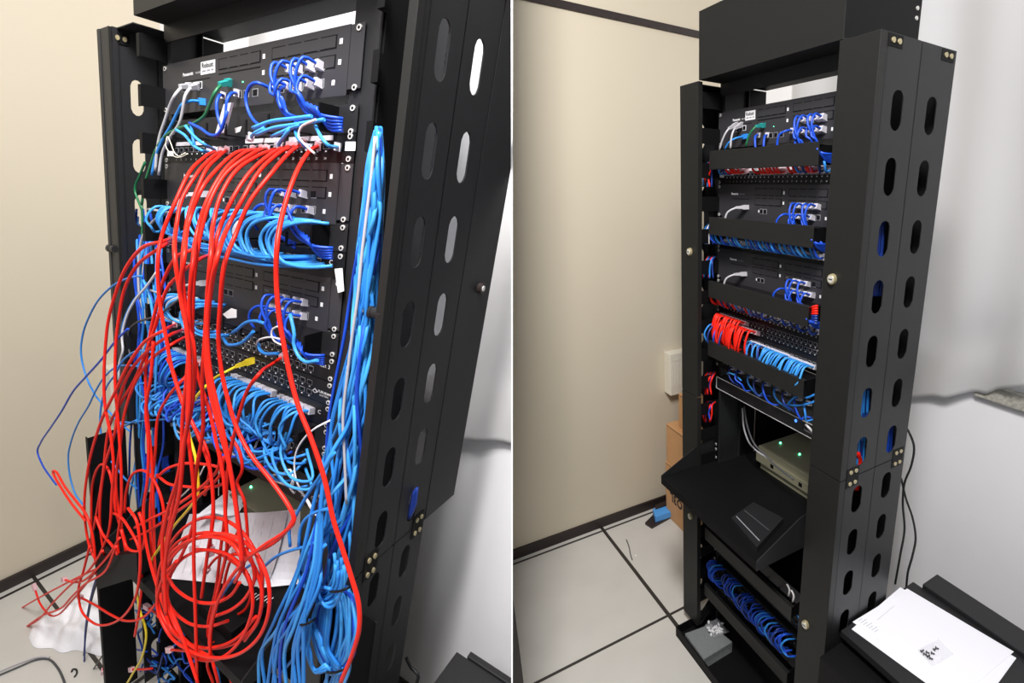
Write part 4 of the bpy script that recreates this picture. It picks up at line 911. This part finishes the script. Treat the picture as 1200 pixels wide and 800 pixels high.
wl = [([(338,415,-.02),(330,404),(322,400),(318,392),(320,385),(328,382)], 'white wire curled like a question mark under the lower blue bunch'),
      ([(300,404,-.02),(306,397),(316,395),(328,397)], 'white wire arching over the left of the Cat 3 panel'),
      ([(388,492,-.05),(372,500),(356,514),(347,530),(345,548),(348,565),(356,580),(366,598),(374,607)], 'long white wire bowing between the red cord and the blue bundle'),
      ([(318,562,-.02),(332,567),(348,573),(358,582),(368,600)], 'white wire crossing the lowest panel'),
      ([(330,560,-.03),(334,553),(340,550),(344,560),(342,575)], 'thin white wire twisted at the lowest panel, upper'),
      ([(338,552,-.03),(343,562),(340,572),(345,578)], 'thin white wire twisted at the lowest panel, lower'),
      ([(205,500,-.04),(212,493),(222,492),(228,500),(222,510),(212,508),(204,502)], 'white wire looped beside the yellow cord'),
      ([(195,590,-.02),(214,580),(232,560),(240,545)], 'grey wire rising behind the red cords above the shelf'),
      ([(370,140),(352,150),(350,160),(356,168),(363,175),(369,180)], 'thin white wire crossing the numbered panel at the right')]
for P, l in wl: cord('L', px('L', P, -.07), .0016, WHC, l, 'wire')
for P, l in (([(196,160),(194,170),(198,178),(206,184),(212,184),(220,180)], 'pale twisted wire hanging from a small white tag, lower'), ([(197,160),(201,170),(204,178),(209,183),(217,179)], 'pale twisted wire hanging from a small white tag, upper')):
    cord('L', px('L', P, -.06), .0009, CRM, l, 'wire')
# light blue cords between the top unit and the numbered panel
for P, c_, l, pg in (([(206,152,-.07),(216,158),(226,170),(236,176),(245,178,-.012)], SKY, 'sky blue cord slanting into the numbered panel, left one of two', ('b',)),
                 ([(217,147,-.07),(226,158),(238,168),(253,176,-.012)], SKY, 'sky blue cord slanting into the numbered panel, right one of two', ('b',)),
                 ([(222,144,-.05),(236,151),(246,158),(256,157),(262,145),(266,130)], BLU, 'blue cord sagging below the clear tube under the top telephone unit', ()),
                 ([(224,148,-.05),(226,160),(228,172)], LBL, 'short blue cord between two sky blue ones', ()),
                 ([(300,158,-.06),(320,150),(345,146),(362,143),(380,140)], SKY, 'sky blue cord running left under the top blue bunch, upper', ()),
                 ([(296,150,-.06),(318,142),(342,139),(365,136)], SKY, 'sky blue cord running left under the top blue bunch, topmost', ()),
                 ([(318,160,-.05),(330,155),(341,150),(352,146)], SKY, 'short sky blue cord pointing at a clear plug', ()),
                 ([(326,170,-.03),(333,160),(341,149)], SKY, 'sky blue cord ending in a clear plug in front of the numbered panel', ('a',)),
                 ([(346,150,-.05),(348,160),(356,170),(362,173,-.012)], LBL, 'blue cord bending into the numbered panel near port 20', ('b',)),
                 ([(370,148,-.05),(376,160),(384,170),(396,172,-.012)], SKY, 'sky blue cord bending into the last ports of the numbered panel', ('b',)),
                 ([(294,160,-.04),(300,155),(310,150)], SKY, 'sky blue cord stub with a clear plug over the numbered panel', ('a',))):
    cord('L', px('L', P, -.06), .0027, c_, l, 'cable', None, pg)
a = on('L', 263, 140, 'Y', -.05)
tag(MB('L').prism([on('L', u, v, 'Y', -.05) for u, v in ((262, 122), (271, 120), (262, 155), (252, 157))], (0, .006, 0)).build('clear_sleeve', PLG), 'clear plastic sleeve hanging on blue cords under the top telephone unit', 'sleeve')
# white tags and cards in the tangled rack
for q, l, d_ in ((((392, 315), (401, 314), (403, 341), (396, 343)), 'white paper tag hanging on the right rack ear', -.012), (((255, 255), (283, 259), (275, 275), (262, 272)), 'white card stuck behind the red cords among the blue loops', -.02),
             (((404.5, 166), (416.5, 166), (416, 176.5), (404, 176.5)), 'small white sticker on the right ear of the numbered panel', -.0032), (((261, 368), (271, 361), (277, 363), (277, 372), (266, 373)), 'small white plastic clip in the tray under the lowest telephone unit', -.03),
             (((196, 177), (203, 177), (203, 183), (196, 183)), 'small white tag on the pale twisted wires', -.055), (((275, 150), (283, 148), (281, 154), (276, 156)), 'small white scrap under the top telephone unit', -.02)):
    tag(MB('L').prism([on('L', u, v, 'Y', d_) for u, v in q], (0, .0008, 0)).build('white_tag', WHT), l, 'tag')
tag(MB('R').prism([on('R', u, v, 'Y', -.0034) for u, v in ((843.5, 202), (848.5, 202), (848.5, 208), (843.5, 208))], (0, .0006, 0)).build('white_tag', WHT), 'small white sticker on the left rack ear of the tidied rack', 'tag')
# ---- the blue bundle in the right cable manager
rr = random.Random(33)
ctr = [(443, 152, 3), (440, 195, 9), (437, 250, 12), (431, 300, 14), (426, 350, 16), (422, 400, 19), (415, 450, 22), (409, 500, 24), (404, 550, 26), (397, 600, 28), (391, 640, 30), (388, 675, 28)]
def strand(i, n, tail, stop, lab, grp):
    ph = rr.uniform(0, 6); u0 = (i / (n - 1)) * 2 - 1; P = []; am = rr.uniform(.3, .75); fq = rr.uniform(.5, 1.0)
    for k, (cx, cy, hw) in enumerate(ctr[:stop]):
        off = max(-1, min(1, u0 * .75 + am * math.sin(ph + k * fq))); y = -.050 - .040 * (1 - off * off) ** .5 * rr.uniform(.2, 1.0) + (.02 if k == 0 else 0)
        P.append((cx + off * hw, cy + (rr.uniform(-3, 6) if k == 0 else rr.uniform(-8, 8)), y))
    P += tail
    cord('L', px('L', P, -.06), rr.choice((.0027, .0029, .0031)), rr.choice([LBL, SKY, LBL, SKY, SKY, BLU]), lab, 'cable', grp, (), step=.012, ns=7)
n = 28
for i in range(n):
    j_ = lambda q: rr.uniform(-q, q)
    if i < 12:                                 # sweep down to the left over the front
        e = 303 + (i % 12) * 5.0 + j_(3); st = rr.choice((8, 9, 10, 10)); c0 = ctr[st - 1]
        tail = [(c0[0] - 32 + i + j_(6), c0[1] + 45, -.13), (352 + i * 2.2 + j_(6), max(c0[1] + 85, 668) + j_(8), -.16), (322 + i * 3.5 + j_(5), 728 + j_(8), -.18), (308 + i * 4.2 + j_(5), 765, -.18), (e, 804, -.18)]
        strand((i * 5) % 24, n, tail, st, 'light blue cord fanning out of the thick bundle', 'light blue cords fanning out at the bottom')
    elif i < 20:
        x = 392 + (i - 12) * 3.2; tail = [(x + j_(4), 700, -.10), (x + 4 + j_(6), 735, -.12), (x + j_(6), 765, -.12), (x - 8 + j_(4), 785, -.11), (x - 12, 803, -.11)]
        strand(i, n, tail, 12, 'light blue cord of the thick bundle hanging straight to the bottom', 'light blue cords hanging straight')
    else:
        k = i - 20; tail = [(416 - k * 2, 700, -.09), (419 - k * 3, 735, -.09), (412 - k * 3, 768, -.10), (398, 788 - k, -.12), (380 + k, 780 - k * 2, -.13), (370 + k * 2, 758, -.13), (366 + k * 3, 730 - k, -.13), (374 + k * 2, 702, -.12)]
        strand(i, n, tail, 12, 'light blue cord of the thick bundle looping back at the bottom', 'light blue cords looping back at the bottom')
cord('L', px('L', [(440,160),(436,200),(430,250),(424,300),(419,350),(412,400),(407,440),(402,490),(404,540),(406,590)], -.09), .0022, GRY, 'grey cord running in front of the thick blue bundle', 'cable')
for i in range(9):                             # bowed loops hanging at the foot of the bundle
    cx, cy = 372 + 4 * (i % 3), 660 + 7 * (i // 3); w_, h_ = 17 + 3 * (i % 4), 32 + 5 * (i % 3); P = []
    for k in range(10):
        a = PI * .1 + PI * 1.45 * k / 9 + .2 * (i % 2); P.append((cx - w_ * math.sin(a) * .9 - 2 + i, cy - h_ * math.cos(a) * .9, -.12 - .004 * i))
    cord('L', px('L', P, -.12), .0025, [LBL, SKY, LBL][i % 3], 'light blue cord in a hanging loop above the upper cable tie', 'cable', 'hanging loops above the upper cable tie')
for i in range(12):
    w_ = 14 + 2.4 * (i % 6); x = 368 + 1.5 * (i % 5)
    P = [(362 + i % 4, 726, -.15), (358 + i % 7, 745, -.155), (358 + i % 5 + 2, 765, -.16), (368 + i % 3, 780 + w_ * .3, -.155), (380 + i % 4, 778 + i % 5 * 2, -.15), (388, 782 + i % 3 * 4, -.14)] if i % 2 else [(365 + i % 4, 727, -.14), (372 + i % 5, 748, -.15), (378 + i % 4, 765, -.15), (386, 777 + i % 4, -.14)]
    cord('L', px('L', P, -.12), .0024, [LBL, LBL, SKY][i % 3], 'light blue cord curling below the lower cable tie', 'cable', 'light blue cords curling below the lower cable tie')
for P, l in (([(293,690),(306,668),(322,653),(340,645),(358,640),(372,634)], 'light blue cord crossing the white sheet from the coil to the bundle'),
            ([(340,640),(339,620),(346,605),(360,580),(376,556),(392,530)], 'blue cord bending sharply at the edge of the white sheet'),
            ([(350,640),(352,620),(358,608),(370,600),(384,596)], 'blue cord curving above the white sheet into the bundle'),
            ([(320,745),(340,722),(360,700),(376,688),(388,690)], 'blue cord crossing below the white sheet'),
            ([(326,792),(340,776),(352,760),(362,735)], 'blue cord slanting through the bottom of the fan'),
            ([(253,778),(256,790),(258,805)], 'blue cord under the foot of the red coil'),
            ([(248,770),(252,740),(254,710),(262,695),(280,672),(296,660)], 'blue cord rising beside the red coil over the white sheet')):
    cord('L', px('L', P, -.15), .0025, LBL, l, 'cable')
for i, (u, v, w_) in enumerate(((400, 689, 14), (359, 728, 11), (396, 784, 14))):
    P = [(u - w_, v + (3 if i != 1 else -1), -.12), (u - w_ / 2, v + 4, -.185), (u, v + 3, -.19), (u + w_ / 2, v, -.185), (u + w_, v - 4, -.10)]
    cord('L', px('L', P, -.12), .0018, TIE, 'black tie round the light blue cords, ' + ['uppermost of the three', 'middle one', 'lowest of the three'][i], 'cable tie', name='black_tie')
# ---- cables inside the left manager of the tangled rack
rr = random.Random(44)
for i in range(13):
    x = 158 + i * 2.6; col = [BLU, LBL, BLU, SKY, LBL][i % 5]
    P = [(160 + i * 1.5, 245 + 9 * (i % 5), -.0), (x + rr.uniform(-3, 3), 290, -.03), (x + rr.uniform(-5, 5), 335, -.04), (x + 6 + rr.uniform(-7, 5), 380, -.04), (x + 4 + rr.uniform(-7, 7), 425, -.045), (x + rr.uniform(-4, 6), 470, -.045), (x + rr.uniform(-6, 4), 520, -.04), (x - 4 + rr.uniform(-4, 6), 560, -.05), (x - 6 + rr.uniform(-4, 6), 600, -.05), (x + rr.uniform(-4, 4), 650, -.05)]
    cord('L', px('L', P, -.04), .0026, col, 'blue cord running down inside the left cable manager', 'cable', 'blue cords inside the left cable manager, left room')
for P, c_, l, y in (([(166,245),(158,222),(164,205),(170,190)], GRN, 'dark green cord passing the second oval hole of the left manager', -.03),
               ([(166,240),(167,260),(166,285)], GRN, 'dark green cord in front of the third oval hole', -.035),
               ([(200,249,-.03),(188,253),(176,263),(168,275),(164,290),(162,320),(163,350)], GRY, 'grey cord arching from the middle telephone unit into the left manager', -.05),
               ([(226,338,-.03),(205,354),(190,366),(178,372),(160,378),(151,388),(150,405),(154,420)], DGC, 'dark grey cord curving through the left manager', -.06),
               ([(184,318),(172,335),(158,352),(148,372),(143,395),(144,410),(140,425),(139,445)], WHC, 'white cord bowing out of the left manager', -.09),
               ([(188,316),(170,336),(154,356),(144,380),(142,396)], LBL, 'light blue cord beside the bowing white one', -.085),
               ([(168,328),(176,350),(180,375),(184,395),(183,430),(182,460)], SKY, 'bright blue cord falling steeply behind the red ones at the left', -.08),
               ([(166,323),(150,326),(132,335),(115,352),(104,372),(97,392),(95,415),(100,438),(110,460),(124,478),(140,495),(152,505)], LBL, 'light blue cord making the widest bow over the beige wall', -.10),
               ([(150,385),(135,400),(118,422),(100,442),(86,458),(72,482),(60,500),(48,518),(44,530),(50,545),(60,560),(66,568)], BLU, 'dark blue cord reaching furthest left over the beige wall', -.12),
               ([(168,430),(150,428),(136,430),(122,442),(112,458),(104,475),(92,495),(84,515),(80,535),(82,558),(88,578),(98,592)], LBL, 'blue cord dropping over the beige wall, second from the left', -.11),
               ([(176,412),(158,412),(142,425),(136,437),(124,455),(118,480),(118,505),(124,530),(134,545),(146,560),(160,572)], LBL, 'blue cord bending at the black cover corner', -.12),
               ([(160,492),(148,498),(134,508),(118,518)], LBL, 'short blue cord with a white band at the black cover corner', -.12),
               ([(143,494),(155,495),(168,493),(196,491),(215,490)], LBL, 'blue cord lying level across the left manager', -.09),
               ([(128,640),(118,670),(108,700),(102,730),(98,770),(95,802)], DGC, 'dark grey cord hanging over the white cloth, left of two', -.13),
               ([(126,648),(112,680),(104,712),(100,740),(99,770),(97,802)], NVY, 'dark blue cord hanging over the white cloth, right of two', -.14),
               ([(122,765),(112,780),(100,800)], BKC, 'black cord at the foot of the rack beside the cloth', -.13)):
    cord('L', px('L', P, y), .0024 if c_ is not LBL else .0021, c_, l, 'cable')
rr = random.Random(55)                          # blue heaps glimpsed at the lower left of the rack
for i in range(30):
    x = rr.uniform(150, 215); y0 = rr.uniform(660, 800); P = [(x, y0)]
    for k in range(4): P.append((P[-1][0] + rr.uniform(-16, 16), P[-1][1] + rr.uniform(-6, 22)))
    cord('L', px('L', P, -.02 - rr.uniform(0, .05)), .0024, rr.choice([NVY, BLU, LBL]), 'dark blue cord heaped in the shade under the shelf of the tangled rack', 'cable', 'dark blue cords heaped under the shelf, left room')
for i in range(10):
    x = 186 + i * 1.6; P = [(x, 520), (x - 4, 540), (x, 560), (x + 3, 575)]
    cord('L', px('L', P, .03), .0028, BLU, 'short blue cord seen through the gap left of the grey ducts', 'cable', 'short blue cords left of the grey ducts')
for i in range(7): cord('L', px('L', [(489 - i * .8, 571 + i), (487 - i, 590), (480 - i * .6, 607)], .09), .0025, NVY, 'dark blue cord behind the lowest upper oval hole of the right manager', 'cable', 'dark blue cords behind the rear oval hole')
tag(MB('L').prism([on('L', u, v, 'Y', -.205) for u, v in ((111, 654), (160, 648), (161, 676), (116, 690))], (0, .03, 0)).build('hook_and_loop_strap', TIE), 'black block of folded strap hanging with the red cords at the lower left', 'strap')
cord('L', [on('L', u, v, 'Z', FZ + .004) for u, v in ((-6, 793), (20, 782), (42, 773), (56, 772), (66, 780), (74, 795), (78, 810))], .003, DGC, 'grey cable curved on the floor tiles at the bottom left corner', 'cable')
cord('L', [on('L', u, v, 'Z', FZ + .004) for u, v in ((-6, 789), (20, 778), (44, 770), (58, 770))], .0025, GRY, 'thin grey cable beside the curved one on the floor tiles', 'cable')
cord('L', [on('L', u, v, 'Z', FZ + .003) for u, v in ((84, 787), (85, 784), (89, 784), (90, 789), (87, 793))], .0025, BKC, 'tiny black hook on the floor tiles below the white cloth', 'hook')
cord('L', [on('L', u, v, 'Y', .25) for u, v in ((476, 770), (482, 782), (490, 790), (488, 802))], .004, BKC, 'black cable at the foot of the slotted side, left of the cabinet', 'cable')

# ------------------------------------------------------------------ cables of the tidied rack (right room)
arcs('R', 6, .085, .130, -.148, -.128, RED, 'red cord dipping into the numbered panel of the tidied rack, left group', 'red cords into the numbered panel, left group', depth=.040, dx=-.004, run=.0, seed=1, pm=PNK, jit=.004)
arcs('R', 8, .205, .290, -.150, -.128, RED, 'red cord dipping into the numbered panel of the tidied rack, middle group', 'red cords into the numbered panel, middle group', depth=.040, dx=-.004, run=.0, seed=2, pm=PNK, jit=.004)
arcs('R', 3, .330, .350, -.150, -.128, RED, 'red cord dipping into the numbered panel of the tidied rack, third group', 'red cords into the numbered panel, third group', depth=.040, dx=-.004, run=.0, seed=3, pm=PNK, jit=.004)
arcs('R', 3, .385, .402, -.150, -.128, RED, 'red cord dipping into the numbered panel of the tidied rack, last group', 'red cords into the numbered panel, last group', depth=.040, dx=-.004, run=.0, seed=4, pm=PNK, jit=.004)
arcs('R', 4, .04, .075, -.150, -.128, [LBL, NVY], 'blue cord dipping into the first ports of the tidied numbered panel', 'blue cords into the first ports', depth=.038, dx=-.003, run=0, seed=5)
arcs('R', 5, .355, .44, -.150, -.128, [LBL, NVY], 'blue cord between the red groups of the tidied numbered panel', 'blue cords between the red groups', depth=.038, dx=-.003, run=0, seed=6)
for j, (xa, xb) in enumerate(((.03, .085), (.115, .195), (.21, .285), (.30, .36), (.375, .435))):
    arcs('R', 6, xa, xb, -.338, -.298, [LBL, BLU, SKY, LBL], 'light blue cord slanting out from under the second cover of the tidied rack', 'light blue cords under the second cover', depth=.048, dx=-.018, run=-.004, seed=20 + j, jit=.006, lift=.001)
for j, (xa, xb, c_) in enumerate(((.02, .09, [RED, RED, NVY]), (.10, .22, [NVY, RED, LBL]), (.23, .44, [NVY, BLU]))):
    arcs('R', 7, xa, xb, -.512, -.484, c_, 'cord in the shade under the third cover of the tidied rack', 'cords in the shade under the third cover', depth=.042, dx=-.012, run=-.004, seed=30 + j, pm=PNK if j == 0 else PLG)
arcs('R', 11, .034, .150, -.552, -.630, RED, 'bright red cord in the dense row at the upper left of the lower panels, back row', 'dense red row, back', depth=.050, dx=-.008, run=.004, seed=41, pm=PNK, jit=.003, r=.0027, lift=.006)
arcs('R', 12, .044, .200, -.568, -.640, RED, 'bright red cord in the dense row at the upper left of the lower panels, front row', 'dense red row, front', depth=.056, dx=-.010, run=.004, seed=42, pm=PNK, jit=.004, r=.0027, lift=.006)
arcs('R', 5, .02, .09, -.585, -.640, [LBL, NVY, BLU], 'blue cord peeping out between the dense red ones', 'blue cords between the dense red ones', depth=.060, dx=-.006, run=0, seed=43)
arcs('R', 7, .185, .255, -.600, -.655, [SKY, LBL, NVY], 'light blue cord right after the dense red row', 'light blue cords, first group', depth=.045, dx=.008, run=.006, seed=44, jit=.008)
arcs('R', 8, .275, .340, -.600, -.660, [SKY, LBL, SKY], 'light blue cord in the middle group above the fourth cover', 'light blue cords, middle group', depth=.050, dx=-.022, run=.0, seed=45, jit=.007)
arcs('R', 10, .350, .430, -.602, -.665, [SKY, SKY, LBL], 'sky blue cord in the last group above the fourth cover', 'sky blue cords, last group', depth=.055, dx=-.028, run=.0, seed=46, jit=.008)
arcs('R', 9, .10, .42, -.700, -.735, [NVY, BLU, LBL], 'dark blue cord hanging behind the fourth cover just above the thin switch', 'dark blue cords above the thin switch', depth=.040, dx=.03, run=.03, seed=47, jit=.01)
for P, l in (([(922,476,-.03),(928,468),(935,464),(945,466),(955,462)], 'light blue cord leaving above the right end of the thin switch, upper'), ([(924,474,-.03),(935,475),(947,473),(955,470)], 'light blue cord leaving above the right end of the thin switch, lower'),
            ([(852,438,-.02),(856,437),(861,439)], 'short light blue cord above the left of the thin switch, first'), ([(863,441,-.02),(866,443),(869,446)], 'short light blue cord above the left of the thin switch, second')):
    cord('R', px('R', P, -.04), .0026, SKY if 'first' in l else LBL, l, 'cable')
cord('R', px('R', [(944,497),(949,502),(953,507)], -.01), .003, WHC, 'white cable stub right of the thin switch', 'cable')
cord('R', px('R', [(872,475),(876,500),(884,520),(897,533),(912,548),(930,562)], .03), .0028, DGC, 'grey cable hanging in front of the olive unit, right of two', 'cable')
cord('R', px('R', [(870,478),(872,502),(879,520),(889,530),(900,536)], .05), .0028, GRY, 'grey cable hanging in front of the olive unit, left of two', 'cable')
rr = random.Random(66)
for z0, zs_, col, lab in ((190, 25, (LBL, RED, NVY), 'upper'), (262, 20, (LBL, WHC, BLU), 'second'), (300, 22, (RED, LBL, NVY), 'third'), (436, 22, (RED, NVY, RED), 'fourth'), (470, 20, (RED, BLU, RED), 'lowest')):
    for i in range(6):
        x = 826 + i * 1.8; P = [(x + 4, z0, .0), (x + rr.uniform(-1, 1), z0 + zs_ * .3), (x - 2 + rr.uniform(-1, 2), z0 + zs_ * .7), (x - 1 + rr.uniform(-2, 2), z0 + zs_ + 4)]
        cord('R', px('R', P, -.02 - .004 * i), .0024, col[i % 3], 'cord crossing into the left cable manager of the tidied rack, %s bunch' % lab, 'cable', '%s bunch into the left manager, right room' % lab)
for i in range(8):
    z = 380 + i * 1.2; cord('R', px('R', [(925 + i, 360 + i * 1.5, -.03), (940, 362 + i * 2), (958, 358 + i * 3)], -.04), .0026, RED if i < 4 else NVY, 'cord at the right end of the third cover, ' + ('red' if i < 4 else 'dark blue'), 'cable', 'cords at the right end of the third cover, ' + ('red' if i < 4 else 'dark blue'))
for i in range(40):                            # bunched cords near the floor
    t = (i + rr.uniform(-.6, .6)) / 39; t = min(1, max(0, t + .02 * math.sin(t * 30))); x = .005 + .42 * t; z = -1.430 + rr.uniform(-.010, .008); f_ = rr.uniform(-.016, .022); d = rr.uniform(.035, .056)
    P = [(x + .010, -.012, z), (x, -d * .8, z + .004), (x - .008 + f_ * .4, -d, z - .018), (x + f_, -d * .9, z - .040), (x + .014 + f_, -.040, z - .048 + rr.uniform(-.005, .005)), (x + .03 + f_, -.02, z - .044)]
    cord('R', P, .0024, rr.choice([LBL, BLU, NVY, BLU]), 'blue cord bunched in the row near the floor of the tidied rack', 'cable', 'bunched blue cords near the floor, right room')  # darker jackets mixed in to paint the shade down here
for i, (u, v) in enumerate(((922, 690), (927, 697), (934, 725), (936, 735))):
    cord('R', px('R', [(u, v - 6), (u + 3, v), (u + 2, v + 8)], -.02), .0026, SKY if i > 1 else WHC, 'short pale cord in the shade low at the right of the tidied rack', 'cable', 'short pale cords low in the tidied rack')
# blue and red cords seen through the oval holes of the right side
rr = random.Random(77)
for (u, v, hh, y, cols) in ((1032, 285, 25, -.03, (NVY,)), (1030, 335, 12, -.03, (NVY,)), (1015, 470, 26, -.025, (LBL, NVY)), (1010, 525, 24, -.025, (LBL, NVY)), (1043, 515, 22, .08, (NVY, BLU))):
    for i in range(5):
        P = [(u - 4 + i * 2, v - hh), (u - 5 + i * 2 + rr.uniform(-2, 2), v), (u - 7 + i * 2, v + hh)]
        Q = [on('R', a_, b_, 'X', .575) for a_, b_ in P]
        cord('R', Q, .0026, cols[i % len(cols)], 'blue cord glimpsed through an oval hole in the right side of the tidied rack', 'cable', 'blue cords behind the oval holes, right room')
for i in range(3):
    Q = [on('R', a_, b_, 'X', .578) for a_, b_ in ((1003 + i * 1.5, 530), (1007 + i, 540), (1004 + i * 2, 562), (1003 + i, 574))]
    cord('R', Q, .0028, RED, 'red cord glimpsed through the oval holes beside the brass bolts', 'cable', 'red cords behind the oval holes, right room')
for P, l in (([(1058,495),(1064,504),(1071,522),(1068,545),(1060,566),(1058,590),(1060,620),(1055,650),(1049,684)], 'thin black cable hanging behind the tidied rack, left of two'),
            ([(1056,560),(1062,585),(1069,605),(1073,630),(1069,652),(1064,670),(1062,688)], 'thin black cable hanging behind the tidied rack, right of two')):
    cord('R', px('R', P, .26), .0026, BKC, l, 'cable')
cord('R', [on('R', u, v, 'Z', FZ + .003) for u, v in ((734, 632), (737, 640), (739, 650), (741, 656))], .0022, DGC, 'short dark wire lying on the floor tiles at a joint', 'wire')
tag(MB('R').cyl(on('R', 745, 651, 'Z', FZ + .001), on('R', 745, 651, 'Z', FZ + .001) + np.array([0, 0, .004]), .005, 10, .003).build('white_crumb', WHT), 'tiny white crumb on the floor tiles beside the dark wire', 'crumb')

# past three hundred cables: the smallest in view become one bundle of small cables
def _score(o):
    me = o.data; V = [np.array(v.co) + np.array(o.location) - EYE for v in list(me.vertices)[::7]]
    L = 0; prev = None; D = []
    for v in V:
        c = CW.T @ v; D.append(c[2]); q = np.array([c[0], c[1]]) / max(.05, c[2])
        if prev is not None: L += min(.05, np.linalg.norm(q - prev))
        prev = q
    return L / (sum(D) / len(D))
_all = [o for o in C.objects if o.parent is None and o.name.startswith('network_cable')]
_grp = {}
for o in _all: _grp.setdefault(o.get('group') or o.name, []).append(o)
_ord = sorted(_grp.values(), key=lambda g: -sum(_score(o) for o in g) / len(g))
keep = []; rest = []
for g in _ord: (keep if len(keep) + len(g) <= 298 else rest).extend(g)
NO_ORDER = ('turns', 'crosswise', 'dark blue cords heaped', 'looping back', 'tucked', 'along the bottom', 'curling', 'hanging loops', 'oval', 'thick grey', 'telephone unit,')
def _u(o):
    V = o.data.vertices; q = [CW.T @ (np.array(V[k].co) + np.array(o.location) - EYE) for k in (0, len(V) // 2)]
    return sum(a[0] / a[2] for a in q)
for gname, g in _grp.items():
    if g[0] in keep and len(g) > 1 and not any(k in gname for k in NO_ORDER) and len(set(o['label'] for o in g)) == 1:
        for i, o in enumerate(sorted(g, key=_u)): o['label'] = '%s, %s from the left' % (o['label'], ['first', 'second', 'third', 'fourth', 'fifth', 'sixth', 'seventh', 'eighth', 'ninth', 'tenth', 'eleventh', 'twelfth', 'thirteenth', 'fourteenth', 'fifteenth', 'sixteenth', 'seventeenth', 'eighteenth'][i] if i < 18 else 'furthest')
if rest:
    mats_ = []; V = []; F = []; MI = []; SM = []; org = np.array(rest[0].location)
    for r_ in rest:
        for o in [r_] + list(r_.children):
            off = np.array(r_.location) - org; b = len(V); me = o.data; m_ = me.materials[0]
            if m_ not in mats_: mats_.append(m_)
            V += [tuple(np.array(v.co) + off) for v in me.vertices]
            for p in me.polygons: F.append([b + k for k in p.vertices]); MI.append(mats_.index(m_)); SM.append(p.use_smooth)
    me = bpy.data.meshes.new('small_network_cables'); me.from_pydata(V, [], F)
    for m_ in mats_: me.materials.append(m_)
    for p, a_, b_ in zip(me.polygons, MI, SM): p.material_index = a_; p.use_smooth = b_
    o = bpy.data.objects.new('small_network_cables', me); C.objects.link(o); o.location = org
    tag(o, 'the many short blue and red cables filling the trays and gaps of both racks', 'cables', None, 'stuff')
    for r_ in rest:
        for c_ in list(r_.children): bpy.data.objects.remove(c_)
        bpy.data.objects.remove(r_)
import sys
for o in C.objects:
    if o.get('label') and len(o['label'].split()) > 16: print('LONG', o.name, o['label'], file=sys.stderr)
